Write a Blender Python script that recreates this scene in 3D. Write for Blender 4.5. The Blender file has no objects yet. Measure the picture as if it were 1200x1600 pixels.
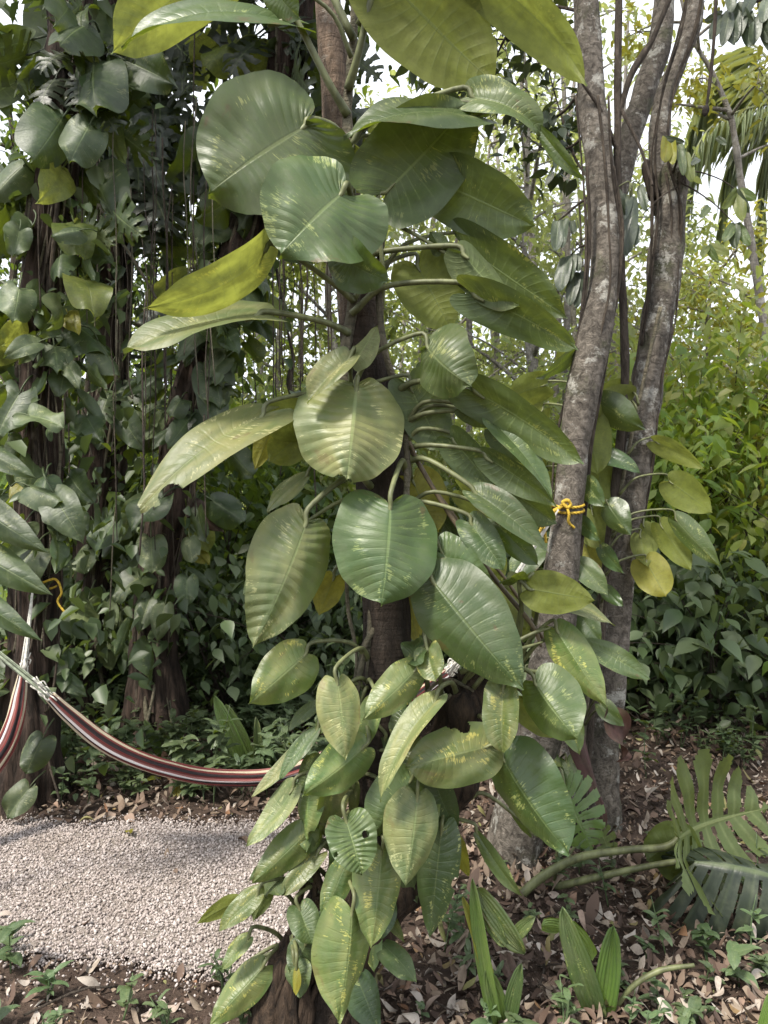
import bpy, bmesh, math, random
import numpy as np
from mathutils import Vector, Matrix, noise as mnoise

# ------------------------------------------------------------------ camera, sky, sun, exposure
S = bpy.context.scene
COL = S.collection
F = 1155.0                      # focal length in pixels of the 1200 x 1600 photograph
CAM_H = 1.5
cam_d = bpy.data.cameras.new('camera')
cam = bpy.data.objects.new('camera', cam_d)
COL.objects.link(cam)
cam.location = (0, 0, CAM_H)
cam.rotation_euler = (math.radians(90), 0, 0)
cam_d.sensor_fit = 'VERTICAL'
cam_d.sensor_height = 36
cam_d.lens = 36 * F / 1600
cam_d.clip_end = 600
cam_d.dof.use_dof = True
cam_d.dof.focus_distance = 2.1
cam_d.dof.aperture_fstop = 2.0 * 4.5
S.camera = cam

SUN_EL, SUN_AZ = math.radians(56), math.radians(226)      # azimuth measured clockwise from +Y
world = bpy.data.worlds.new('World')
S.world = world
world.use_nodes = True
wn = world.node_tree
bg = wn.nodes['Background']
sky = wn.nodes.new('ShaderNodeTexSky')
sky.sky_type = 'NISHITA'
sky.sun_disc = False
sky.sun_elevation = SUN_EL
sky.sun_rotation = SUN_AZ
sky.dust_density = 2.0
sky.air_density = 1.0
sky.ozone_density = 1.0
# thin bright cloud covers nearly all of the sky
wtc = wn.nodes.new('ShaderNodeTexCoord')
wno = wn.nodes.new('ShaderNodeTexNoise')
wno.inputs['Scale'].default_value = 2.2
wno.inputs['Detail'].default_value = 5
wn.links.new(wtc.outputs['Generated'], wno.inputs['Vector'])
wmr = wn.nodes.new('ShaderNodeMapRange')
wmr.inputs[1].default_value, wmr.inputs[2].default_value = 0.25, 0.6
wmr.inputs[3].default_value, wmr.inputs[4].default_value = 0.62, 0.95
wn.links.new(wno.outputs[0], wmr.inputs[0])
wmx = wn.nodes.new('ShaderNodeMixRGB')
wn.links.new(wmr.outputs[0], wmx.inputs[0])
wn.links.new(sky.outputs[0], wmx.inputs[1])
wmx.inputs[2].default_value = (7.6, 7.9, 8.4, 1)
wn.links.new(wmx.outputs[0], bg.inputs[0])
bg.inputs[1].default_value = 0.105
sun_d = bpy.data.lights.new('sun', 'SUN')
sun_d.energy = 3.1
sun_d.angle = math.radians(10)
sun_d.color = (1.0, 0.94, 0.84)
sun = bpy.data.objects.new('sun', sun_d)
COL.objects.link(sun)
to_sun = Vector((math.sin(SUN_AZ) * math.cos(SUN_EL), math.cos(SUN_AZ) * math.cos(SUN_EL), math.sin(SUN_EL)))
sun.rotation_euler = (-to_sun).to_track_quat('-Z', 'Y').to_euler()
S.view_settings.view_transform = 'Standard'
S.view_settings.look = 'None'
S.view_settings.gamma = 1
S.view_settings.exposure = 1.2
try:
    S.cycles.max_bounces = 8
    S.cycles.volume_bounces = 0
    S.cycles.diffuse_bounces = 4
    S.cycles.transmission_bounces = 6
    S.cycles.transparent_max_bounces = 4
    S.cycles.caustics_reflective = False
    S.cycles.caustics_refractive = False
except Exception:
    pass


def P(px, py, Y):
    """A point of the place: the direction of a photograph pixel at its own distance Y."""
    return np.array([(px - 600) / F * Y, Y, CAM_H - (py - 800) / F * Y])


def ground_y(py):
    return CAM_H * F / (py - 800)


# ------------------------------------------------------------------ material helpers
class NT:
    def __init__(self, name):
        self.m = bpy.data.materials.new(name)
        self.m.use_nodes = True
        self.t = self.m.node_tree
        self.t.nodes.clear()
        self.out = self.n('OutputMaterial')

    def n(self, typ, **kw):
        nd = self.t.nodes.new('ShaderNode' + typ)
        for k, v in kw.items():
            setattr(nd, k, v)
        return nd

    def l(self, a, b):
        self.t.links.new(a, b)

    def put(self, sock, v):
        if isinstance(v, bpy.types.NodeSocket):
            self.l(v, sock)
        elif isinstance(v, (tuple, list)) and len(v) == 3 and sock.type == 'RGBA':
            sock.default_value = (*v, 1)
        else:
            sock.default_value = v

    def math(self, op, a, b=0.0, c=0.0, clamp=False):
        nd = self.n('Math', operation=op, use_clamp=clamp)
        for i, v in enumerate((a, b, c)):
            self.put(nd.inputs[i], v)
        return nd.outputs[0]

    def mix(self, f, a, b, blend='MIX'):
        nd = self.n('MixRGB', blend_type=blend)
        self.put(nd.inputs[0], f)
        self.put(nd.inputs[1], a)
        self.put(nd.inputs[2], b)
        return nd.outputs[0]

    def step(self, v, lo, hi):
        nd = self.n('MapRange', interpolation_type='SMOOTHSTEP')
        self.put(nd.inputs[0], v)
        nd.inputs[1].default_value = lo
        nd.inputs[2].default_value = hi
        return nd.outputs[0]

    def noise(self, vec, scale, detail=3, rough=0.55, dist=0.0):
        nd = self.n('TexNoise')
        if vec is not None:
            self.l(vec, nd.inputs['Vector'])
        nd.inputs['Scale'].default_value = scale
        nd.inputs['Detail'].default_value = detail
        nd.inputs['Roughness'].default_value = rough
        nd.inputs['Distortion'].default_value = dist
        return nd.outputs[0]

    def vec(self, x, y, z=0.0):
        nd = self.n('CombineXYZ')
        for i, v in enumerate((x, y, z)):
            self.put(nd.inputs[i], v)
        return nd.outputs[0]

    def ramp(self, f, stops):
        nd = self.n('ValToRGB')
        cr = nd.color_ramp
        while len(cr.elements) > 1:
            cr.elements.remove(cr.elements[-1])
        cr.elements[0].position = stops[0][0]
        cr.elements[0].color = (*stops[0][1], 1)
        for p, c in stops[1:]:
            e = cr.elements.new(p)
            e.color = (*c, 1)
        self.l(f, nd.inputs[0])
        return nd.outputs[0]

    def obj(self):
        return self.n('TexCoord').outputs['Object']

    def bump(self, h, strength, dist=0.01):
        nd = self.n('Bump')
        nd.inputs['Strength'].default_value = strength
        nd.inputs['Distance'].default_value = dist
        self.l(h, nd.inputs['Height'])
        return nd.outputs[0]

    def pbsdf(self, col, rough, normal=None, spec=0.5):
        nd = self.n('BsdfPrincipled')
        self.put(nd.inputs['Base Color'], col)
        self.put(nd.inputs['Roughness'], rough)
        nd.inputs['Specular IOR Level'].default_value = spec
        if normal is not None:
            self.l(normal, nd.inputs['Normal'])
        return nd.outputs[0]

    def finish(self, sh):
        self.l(sh, self.out.inputs[0])
        return self.m


def leaf_mat(name, top, top2, under, vari=0.0, pale=(0.50, 0.55, 0.20), trans=0.35, tcol=(0.22, 0.30, 0.02),
             rough=0.36, nveins=17, vein=(0.22, 0.28, 0.10), brown=0.0, vein_amt=0.5, spec=0.5, yellow=0.0):
    t = NT(name)
    uv = t.n('UVMap')
    uv.uv_map = 'UVMap'
    sep = t.n('SeparateXYZ')
    t.l(uv.outputs[0], sep.inputs[0])
    s = t.math('MULTIPLY_ADD', sep.outputs[0], 2.0, -1.0)
    u = sep.outputs[1]
    a = t.math('ABSOLUTE', s)
    rnd = t.n('ObjectInfo').outputs['Random']
    obj = t.obj()
    r50 = t.math('MULTIPLY', rnd, 57.0)
    mid = t.math('SUBTRACT', 1.0, t.step(a, 0.012, 0.04))
    pp = t.math('PINGPONG', t.math('MULTIPLY', u, float(nveins)), 0.5)
    lat = t.math('MULTIPLY', t.math('SUBTRACT', 1.0, t.step(pp, 0.0, 0.13)), t.math('SUBTRACT', 1.0, t.step(a, 0.4, 1.0)))
    warped = t.vec(t.math('MULTIPLY', s, 2.2), t.math('MULTIPLY', u, 5.0), r50)
    big = t.noise(warped, 1.1, 3, 0.6)
    col = t.mix(t.step(big, 0.35, 0.68), top, top2)
    if yellow:
        yl = t.noise(t.vec(s, t.math('MULTIPLY', u, 2.0), r50), 1.6, 2)
        col = t.mix(t.math('MULTIPLY', t.step(yl, 0.42, 0.7), yellow), col, (0.30, 0.29, 0.11))
    if vari:
        fl = t.noise(t.vec(t.math('MULTIPLY', s, 2.0), t.math('MULTIPLY', u, 46.0), r50), 2.4, 5, 0.68)
        patch = t.noise(t.vec(t.math('MULTIPLY', s, 1.2), t.math('MULTIPLY', u, 2.6), t.math('ADD', r50, 9.0)), 1.7, 2)
        big_m = t.step(patch, 0.50, 0.74)
        m = t.step(t.math('ADD', fl, t.math('MULTIPLY', big_m, 0.20)), 0.665, 0.705)
        col = t.mix(t.math('MULTIPLY', m, vari * 0.85), col, pale)
    col = t.mix(t.math('MULTIPLY', lat, 0.22 * vein_amt), col, vein)
    col = t.mix(t.math('MULTIPLY', mid, 0.9 * vein_amt), col, vein)
    spk = t.noise(obj, 95.0, 2, 0.5)
    col = t.mix(t.math('MULTIPLY', t.step(spk, 0.70, 0.76), 0.55), col, (0.06, 0.05, 0.025))
    dust = t.noise(obj, 14.0, 5, 0.7)
    col = t.mix(t.math('MULTIPLY', t.step(dust, 0.42, 0.75), 0.32), col, (0.15, 0.165, 0.095))
    if brown:
        edge = t.noise(t.vec(t.math('MULTIPLY', s, 1.0), t.math('MULTIPLY', u, 2.2), r50), 1.6, 4, 0.65)
        em = t.step(t.math('ADD', edge, t.math('MULTIPLY', a, 0.10)), 0.70, 0.76)
        col = t.mix(t.math('MULTIPLY', em, brown), col, (0.13, 0.075, 0.04))
    hsv = t.n('HueSaturation')
    t.l(col, hsv.inputs['Color'])
    t.put(hsv.inputs['Hue'], t.math('MULTIPLY_ADD', rnd, 0.03, 0.485))
    t.put(hsv.inputs['Value'], t.math('MULTIPLY_ADD', t.math('FRACT', t.math('MULTIPLY', rnd, 7.31)), 0.45, 0.78))
    col = hsv.outputs[0]
    back = t.n('NewGeometry').outputs['Backfacing']
    colb = t.mix(0.6, col, under)
    colb = t.mix(t.math('MULTIPLY', lat, 0.30), colb, vein)
    colb = t.mix(t.math('MULTIPLY', t.step(t.noise(warped, 2.6, 5, 0.65), 0.45, 0.7), 0.45), colb, tuple(c * 0.45 for c in under))
    colb = t.mix(t.math('MULTIPLY', mid, 0.6), colb, vein)
    col = t.mix(back, col, colb)
    h = t.math('ADD', t.math('MULTIPLY', t.math('ADD', t.math('MULTIPLY', lat, .5), mid), -0.5), t.math('MULTIPLY', dust, 0.55))
    h = t.math('ADD', h, t.math('MULTIPLY', t.noise(t.vec(t.math('MULTIPLY', s, 3.0), t.math('MULTIPLY', u, 40.0), r50), 1.5, 2), 0.5))
    nrm = t.bump(h, 0.35, 0.006)
    rg = t.math('ADD', t.math('MULTIPLY_ADD', dust, 0.3, rough - 0.13), t.math('MULTIPLY', back, 0.18))
    p = t.pbsdf(col, rg, nrm, spec)
    tr = t.n('BsdfTranslucent')
    tc = t.mix(t.step(t.math('MULTIPLY_ADD', dust, 0.5, t.math('MULTIPLY', big, 0.5)), 0.36, 0.64), tcol, tuple(c * 0.42 for c in tcol))
    tc = t.mix(t.math('MULTIPLY', t.math('ADD', t.math('MULTIPLY', lat, 0.45), mid), 0.5), tc, tuple(c * 0.35 for c in tcol))
    if vari:
        tc = t.mix(t.math('MULTIPLY', m, vari), tc, (0.5, 0.46, 0.06))
    t.l(tc, tr.inputs[0])
    ms = t.n('MixShader')
    ms.inputs[0].default_value = trans
    t.l(p, ms.inputs[1])
    t.l(tr.outputs[0], ms.inputs[2])
    return t.finish(ms.outputs[0])


def cloud_mat(name, cols, trans=0.35, tcol=(0.2, 0.3, 0.02), rough=0.45):
    """Small leaves: every leaf island gets a tint of its own."""
    t = NT(name)
    isl = t.n('NewGeometry').outputs['Random Per Island']
    n = len(cols)
    col = t.ramp(isl, [(i / max(1, n - 1), c) for i, c in enumerate(cols)])
    nz = t.noise(t.obj(), 1.3, 3)
    col = t.mix(t.math('MULTIPLY', t.step(nz, 0.35, 0.7), 0.45), col, tuple(c * 0.45 for c in cols[0]))
    p = t.pbsdf(col, rough, None, 0.45)
    tr = t.n('BsdfTranslucent')
    t.l(t.mix(isl, tcol, tuple(c * 0.6 for c in tcol)), tr.inputs[0])
    ms = t.n('MixShader')
    ms.inputs[0].default_value = trans
    t.l(p, ms.inputs[1])
    t.l(tr.outputs[0], ms.inputs[2])
    return t.finish(ms.outputs[0])


def bark_mat(name, c1, c2, lichen=None, lich_amt=0.0, ridge=1.0, ring=0.0, zs=0.25, moss=0.0, dark_below=None):
    t = NT(name)
    obj = t.obj()
    mp = t.n('Mapping')
    t.l(obj, mp.inputs[0])
    mp.inputs['Scale'].default_value = (1, 1, zs)
    v = mp.outputs[0]
    n1 = t.noise(v, 28 * ridge, 6, 0.7, 0.6)
    n2 = t.noise(obj, 5.0, 4, 0.6)
    col = t.mix(t.step(n1, 0.32, 0.66), c1, c2)
    col = t.mix(t.math('MULTIPLY', t.step(n2, 0.4, 0.7), 0.5), col, tuple(c * 0.5 for c in c1))
    h = n1
    if ring:
        mp2 = t.n('Mapping')
        t.l(obj, mp2.inputs[0])
        mp2.inputs['Scale'].default_value = (0.6, 0.6, 9)
        rn = t.noise(mp2.outputs[0], 6.0, 4, 0.65)
        col = t.mix(t.math('MULTIPLY', t.step(rn, 0.52, 0.66), ring), col, tuple(c * 0.4 for c in c1))
        h = t.math('SUBTRACT', h, t.math('MULTIPLY', rn, ring))
    if moss:
        mn = t.noise(obj, 7.0, 5, 0.65)
        col = t.mix(t.math('MULTIPLY', t.step(mn, 0.52, 0.72), moss), col, (0.06, 0.075, 0.025))
    if lichen:
        ln = t.noise(obj, 9.0, 8, 0.72, 0.1)
        col = t.mix(t.math('MULTIPLY', t.step(ln, 0.54, 0.62), lich_amt), col, lichen)
    if dark_below:                    # near-black bark tone below this height, ragged edge
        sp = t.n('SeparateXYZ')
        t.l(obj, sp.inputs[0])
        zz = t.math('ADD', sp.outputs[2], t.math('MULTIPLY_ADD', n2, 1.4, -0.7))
        dm = t.math('SUBTRACT', 1.0, t.step(zz, dark_below - .35, dark_below + .35))
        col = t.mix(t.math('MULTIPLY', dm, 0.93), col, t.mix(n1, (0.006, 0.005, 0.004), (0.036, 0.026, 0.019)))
    return t.finish(t.pbsdf(col, 0.88, t.bump(h, 1.0, 0.03), 0.25))


def plain_mat(name, c, rough=0.6, var=0.3, scale=20, stretch=(1, 1, 1), bump=0.2, spec=0.4):
    t = NT(name)
    mp = t.n('Mapping')
    t.l(t.obj(), mp.inputs[0])
    mp.inputs['Scale'].default_value = stretch
    nz = t.noise(mp.outputs[0], scale, 4, 0.6)
    col = t.mix(t.step(nz, 0.3, 0.7), tuple(x * (1 - var) for x in c), tuple(min(1, x * (1 + var)) for x in c))
    return t.finish(t.pbsdf(col, rough, t.bump(nz, bump, 0.006), spec))


M = {}
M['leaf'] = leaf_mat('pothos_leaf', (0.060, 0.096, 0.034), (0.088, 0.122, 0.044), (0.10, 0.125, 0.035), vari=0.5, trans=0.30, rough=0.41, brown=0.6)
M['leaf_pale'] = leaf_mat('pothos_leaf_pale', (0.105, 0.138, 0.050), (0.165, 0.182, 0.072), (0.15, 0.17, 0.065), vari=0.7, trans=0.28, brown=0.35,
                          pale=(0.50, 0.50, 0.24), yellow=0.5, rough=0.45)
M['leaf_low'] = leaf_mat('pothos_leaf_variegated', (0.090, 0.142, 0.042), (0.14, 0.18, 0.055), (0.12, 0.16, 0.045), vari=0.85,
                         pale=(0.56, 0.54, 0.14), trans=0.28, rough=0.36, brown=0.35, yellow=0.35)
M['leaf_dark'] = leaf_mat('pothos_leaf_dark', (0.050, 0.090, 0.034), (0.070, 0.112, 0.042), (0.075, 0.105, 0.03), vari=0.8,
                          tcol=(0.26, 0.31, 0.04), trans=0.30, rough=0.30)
M['leaf_lit'] = leaf_mat('pothos_leaf_backlit', (0.13, 0.18, 0.04), (0.20, 0.24, 0.06), (0.22, 0.25, 0.045), vari=0.35, trans=0.55,
                         tcol=(0.34, 0.37, 0.06), rough=0.42)  # lighter, more translucent leaf copy; backlight is put into its colour
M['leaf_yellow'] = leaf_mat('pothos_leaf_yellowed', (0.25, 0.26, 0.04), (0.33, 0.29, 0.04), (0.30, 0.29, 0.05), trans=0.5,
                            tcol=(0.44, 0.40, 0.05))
M['leaf_dead'] = leaf_mat('withered_leaf', (0.05, 0.022, 0.016), (0.10, 0.05, 0.04), (0.065, 0.035, 0.028), trans=0.1,
                          tcol=(0.2, 0.08, 0.03), vein=(0.14, 0.08, 0.05), rough=0.7)
M['vine_leaf'] = leaf_mat('tree_vine_leaf', (0.025, 0.045, 0.018), (0.052, 0.079, 0.029), (0.09, 0.12, 0.04), vari=0.35, trans=0.24,
                          pale=(0.34, 0.36, 0.15), rough=0.45, nveins=9, tcol=(0.25, 0.33, 0.02))
M['vine_leaf_pale'] = leaf_mat('tree_vine_leaf_pale', (0.054, 0.082, 0.034), (0.105, 0.132, 0.058), (0.14, 0.17, 0.06), vari=0.6, trans=0.22,
                               pale=(0.42, 0.44, 0.22), rough=0.48, nveins=9)
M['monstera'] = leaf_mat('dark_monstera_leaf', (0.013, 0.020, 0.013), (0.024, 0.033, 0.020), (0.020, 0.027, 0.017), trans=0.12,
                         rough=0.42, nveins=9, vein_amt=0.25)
M['monstera_green'] = leaf_mat('monstera_leaf', (0.050, 0.088, 0.030), (0.075, 0.11, 0.036), (0.13, 0.17, 0.045), trans=0.38, rough=0.34,
                               nveins=9, vein=(0.26, 0.30, 0.12), vein_amt=0.8, tcol=(0.30, 0.34, 0.04))
M['petiole'] = plain_mat('leaf_stalk_green', (0.115, 0.125, 0.055), 0.5, 0.4, 30, (1, 1, 0.3))
M['petiole_brown'] = plain_mat('leaf_stalk_brown', (0.10, 0.075, 0.045), 0.6, 0.3, 30, (1, 1, 0.3))
M['vine_stem'] = bark_mat('vine_stem_bark', (0.10, 0.095, 0.065), (0.21, 0.18, 0.125), ring=0.5, ridge=1.4)
M['host_bark'] = bark_mat('host_tree_bark', (0.085, 0.062, 0.047), (0.23, 0.165, 0.12), (0.30, 0.27, 0.23), 0.5, ring=0.35, ridge=1.4, dark_below=2.2)
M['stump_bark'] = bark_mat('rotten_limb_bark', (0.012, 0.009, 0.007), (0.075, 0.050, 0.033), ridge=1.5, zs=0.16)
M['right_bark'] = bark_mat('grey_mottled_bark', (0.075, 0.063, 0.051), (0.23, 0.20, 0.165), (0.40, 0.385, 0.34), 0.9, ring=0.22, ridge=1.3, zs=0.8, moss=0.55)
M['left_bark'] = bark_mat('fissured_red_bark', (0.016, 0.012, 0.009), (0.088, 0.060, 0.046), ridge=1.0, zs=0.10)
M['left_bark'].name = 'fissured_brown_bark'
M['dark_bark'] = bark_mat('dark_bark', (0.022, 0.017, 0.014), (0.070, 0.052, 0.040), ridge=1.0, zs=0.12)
M['pale_bark'] = bark_mat('pale_bark', (0.17, 0.15, 0.13), (0.36, 0.33, 0.29), (0.48, 0.46, 0.42), 0.6, ring=0.4)
M['root'] = bark_mat('hanging_root_bark', (0.035, 0.027, 0.022), (0.12, 0.095, 0.07), ridge=2)
M['twig'] = bark_mat('twig_bark', (0.05, 0.04, 0.03), (0.12, 0.095, 0.075), ridge=2)
M['lush'] = cloud_mat('bright_shrub_leaves', [(0.10, 0.18, 0.036), (0.155, 0.25, 0.05), (0.22, 0.30, 0.065), (0.27, 0.32, 0.08)], 0.46, (0.46, 0.58, 0.05))
M['mid'] = cloud_mat('understory_leaves', [(0.045, 0.085, 0.022), (0.075, 0.125, 0.034), (0.11, 0.16, 0.045)], 0.35, (0.24, 0.34, 0.03))
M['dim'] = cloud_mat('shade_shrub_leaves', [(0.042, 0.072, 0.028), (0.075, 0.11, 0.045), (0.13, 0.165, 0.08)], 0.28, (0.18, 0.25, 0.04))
M['far'] = cloud_mat('forest_leaves', [(0.17, 0.24, 0.085), (0.25, 0.31, 0.11), (0.33, 0.37, 0.15), (0.42, 0.40, 0.14)], 0.48, (0.50, 0.56, 0.12))  # leaf colour lightened to stand in for sun and haze
M['far2'] = cloud_mat('airy_crown_leaves', [(0.20, 0.26, 0.11), (0.29, 0.34, 0.15), (0.38, 0.40, 0.20)], 0.5, (0.52, 0.57, 0.16))  # pale tone put in for the washed-out light on far crowns
M['yellowish'] = cloud_mat('yellowing_leaves', [(0.19, 0.25, 0.07), (0.27, 0.32, 0.09), (0.36, 0.36, 0.11)], 0.42, (0.5, 0.45, 0.05))
M['dark_leaves'] = cloud_mat('drooping_dark_leaves', [(0.026, 0.042, 0.024), (0.045, 0.065, 0.038), (0.08, 0.10, 0.06)], 0.18, (0.12, 0.16, 0.03), 0.4)
M['blade'] = leaf_mat('grassy_blade', (0.10, 0.17, 0.045), (0.15, 0.22, 0.06), (0.15, 0.21, 0.06), trans=0.4, nveins=1, tcol=(0.3, 0.42, 0.03))
M['frond'] = cloud_mat('palm_frond_leaflets', [(0.20, 0.26, 0.14), (0.27, 0.32, 0.18), (0.34, 0.38, 0.22)], 0.4, (0.36, 0.38, 0.08))


# ------------------------------------------------------------------ mesh and object helpers
class MB:
    """Collects vertex / face arrays for one mesh."""
    def __init__(self):
        self.v, self.f, self.uv, self.n = [], [], [], 0

    def add(self, v, f, uv=None):
        v = np.asarray(v, float).reshape(-1, 3)
        self.v.append(v)
        self.f.extend([tuple(int(i) + self.n for i in q) for q in f])
        self.uv.append(np.asarray(uv, float) if uv is not None else np.zeros((len(v), 2)))
        self.n += len(v)

    def mesh(self, name, mat, origin=(0, 0, 0), smooth=True):
        me = bpy.data.meshes.new(name)
        v = np.concatenate(self.v) - np.asarray(origin, float)
        me.from_pydata(v.tolist(), [], self.f)
        uvs = np.concatenate(self.uv)
        lay = me.uv_layers.new(name='UVMap')
        idx = np.empty(len(me.loops), dtype=np.int32)
        me.loops.foreach_get('vertex_index', idx)
        lay.data.foreach_set('uv', uvs[idx].astype(np.float32).ravel())
        if smooth:
            me.polygons.foreach_set('use_smooth', np.ones(len(me.polygons), dtype=bool))
        me.materials.append(mat)
        me.update()
        return me


def mesh_fast(name, V, Q, mat, smooth=False):
    """Vertices (n,3) and equal-sized faces (m,k), for big numbers of leaves."""
    me = bpy.data.meshes.new(name)
    V = np.asarray(V, np.float32)
    Q = np.asarray(Q, np.int32)
    m, k = Q.shape
    me.vertices.add(len(V))
    me.vertices.foreach_set('co', V.ravel())
    me.loops.add(m * k)
    me.loops.foreach_set('vertex_index', Q.ravel())
    me.polygons.add(m)
    me.polygons.foreach_set('loop_start', np.arange(0, m * k, k, dtype=np.int32))
    if smooth:
        me.polygons.foreach_set('use_smooth', np.ones(m, dtype=bool))
    me.materials.append(mat)
    me.update(calc_edges=True)
    return me


def link(name, me, parent=None, loc=(0, 0, 0)):
    o = bpy.data.objects.new(name, me)
    COL.objects.link(o)
    if parent is not None:
        o.parent = parent
    o.location = loc
    return o


def wloc(o):
    p = np.array(o.location)
    while o.parent is not None:
        o = o.parent
        p = p + np.array(o.location)
    return p


def tag(o, label=None, cat=None, group=None, kind=None):
    for k, v in (('label', label), ('category', cat), ('group', group), ('kind', kind)):
        if v:
            o[k] = v
    return o


def thing(name, label, cat, loc, group=None):
    o = bpy.data.objects.new(name, None)
    o.empty_display_size = 0.1
    COL.objects.link(o)
    o.location = tuple(float(x) for x in loc)
    return tag(o, label, cat, group)


def part(name, mb, mat, parent, origin=None, smooth=True):
    """A mesh given in world coordinates under its thing (unrotated, unscaled parents)."""
    base = wloc(parent)
    org = base if origin is None else np.asarray(origin, float)
    return link(name, mb.mesh(name, mat, org, smooth), parent, tuple(org - base))


def single(name, mb, mat, label, cat, origin, group=None, kind=None, smooth=True):
    o = link(name, mb.mesh(name, mat, origin, smooth), None, tuple(float(x) for x in origin))
    return tag(o, label, cat, group, kind)


def spline(pts, n):
    """Catmull-Rom through rows of pts (any number of columns)."""
    p = np.asarray(pts, float)
    p = np.vstack([2 * p[0] - p[1], p, 2 * p[-1] - p[-2]])
    m = len(p) - 3
    out = []
    for t in np.linspace(0, m - 1e-9, n):
        i = int(t)
        w = t - i
        a, b, c, d = p[i:i + 4]
        out.append(0.5 * (2 * b + (c - a) * w + (2 * a - 5 * b + 4 * c - d) * w * w + (3 * b - a - 3 * c + d) * w ** 3))
    return np.array(out)


def tube(mb, pts, rad, sides=8, n=None, rough=0.0, seed=0, lobes=0, lobe_amp=0.0, caps=True, freq=6.0):
    """A tapering, slightly uneven tube along a smooth path; rad is one number or one per control point."""
    pts = np.asarray(pts, float)
    rad = np.full(len(pts), float(rad)) if np.isscalar(rad) else np.asarray(rad, float)
    n = n or max(6, (len(pts) - 1) * 5)
    pr = spline(np.column_stack([pts, rad]), n)
    p, r = pr[:, :3], np.maximum(pr[:, 3], 1e-4)
    tg = np.gradient(p, axis=0)
    tg /= np.linalg.norm(tg, axis=1)[:, None] + 1e-12
    ref = np.array([0.0, 1.0, 0.0]) if abs(tg[0][1]) < 0.9 else np.array([1.0, 0, 0])
    V, UV = [], []
    x = np.cross(ref, tg[0])
    ang = np.linspace(0, 2 * math.pi, sides, endpoint=False)
    for i in range(n):
        x = x - tg[i] * x.dot(tg[i])
        x /= np.linalg.norm(x) + 1e-12
        y = np.cross(tg[i], x)
        k = np.ones(sides)
        if lobes:
            k = k + lobe_amp * np.abs(np.cos(ang * lobes / 2 + seed + i * 0.035)) - lobe_amp * 0.5
        if rough:
            q = [p[i] + r[i] * (math.cos(a) * x + math.sin(a) * y) for a in ang]
            k = k + np.array([mnoise.noise(Vector(w * freq + seed * 7.1)) for w in q]) * rough
        ring = p[i] + (r[i] * k)[:, None] * (np.cos(ang)[:, None] * x + np.sin(ang)[:, None] * y)
        V.append(ring)
        UV += [(a / 6.2832, i / n) for a in ang]
    V = np.concatenate(V)
    Fc = []
    for i in range(n - 1):
        for j in range(sides):
            a, b = i * sides + j, i * sides + (j + 1) % sides
            Fc.append((a, b, b + sides, a + sides))
    if caps:
        Fc.append(tuple(range(sides - 1, -1, -1)))
        Fc.append(tuple((n - 1) * sides + j for j in range(sides)))
    mb.add(V, Fc, UV)
    return p


# ------------------------------------------------------------------ leaves
OUT = {
    'b': [(0, 0), (.10, -.09), (.34, -.18), (.68, -.16), (.93, .02), (1, .25), (.955, .47), (.80, .68), (.52, .845), (.24, .93), (.075, .965), (.02, .985), (0, 1)],
    'o': [(0, 0), (.14, -.07), (.40, -.115), (.72, -.03), (.94, .12), (1, .27), (.94, .45), (.77, .63), (.50, .80), (.23, .91), (.08, .96), (.02, .985), (0, 1)],
    'm': [(0, 0), (.12, -.15), (.36, -.29), (.70, -.26), (.95, -.03), (1, .25), (.93, .50), (.74, .72), (.45, .88), (.20, .95), (.06, .98), (0, 1)],
    'd': [(0, 0), (.08, -.13), (.30, -.26), (.66, -.25), (.93, -.05), (1, .22), (.955, .46), (.80, .68), (.52, .845), (.24, .93), (.075, .965), (.02, .985), (0, 1)],
    'n': [(0, 0), (.20, -.02), (.5, .02), (.85, .18), (1, .38), (.9, .6), (.6, .8), (.25, .94), (.06, .985), (0, 1)],
    's': [(0, 0), (.5, .0), (.8, .05), (.95, .2), (1, .45), (.92, .65), (.7, .84), (.36, .95), (.1, .99), (0, 1)],
}
LCACHE = {}


def leaf_unit(kind, nu=40, ns=9):
    key = (kind, nu, ns)
    if key in LCACHE:
        return LCACHE[key]
    base = kind
    pts = np.array(OUT[base], float)
    oc = spline(pts, 400)
    d = np.concatenate([[0], np.cumsum(np.linalg.norm(np.diff(oc, axis=0), axis=1))])
    d /= d[-1]
    us = np.linspace(0, 1, nu + 1)
    ox, oy = np.interp(us, d, oc[:, 0]), np.interp(us, d, oc[:, 1])
    start = 0.20 if base in 'bomd' else 0.03
    my = np.clip((us - start) / (1 - start), 0, 1) ** 1.12
    my = np.minimum(my, 1)
    ss = np.linspace(-1, 1, 2 * ns + 1)
    sa = np.abs(ss)
    X = ox[:, None] * ss[None, :]
    Y = my[:, None] + (oy - my)[:, None] * (0.5 * sa + 0.5 * sa ** 2)[None, :]
    U = np.repeat(us[:, None], len(ss), 1)
    Sx = np.repeat(ss[None, :], nu + 1, 0)
    LCACHE[key] = (X, Y, U, Sx)
    return LCACHE[key]


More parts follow.
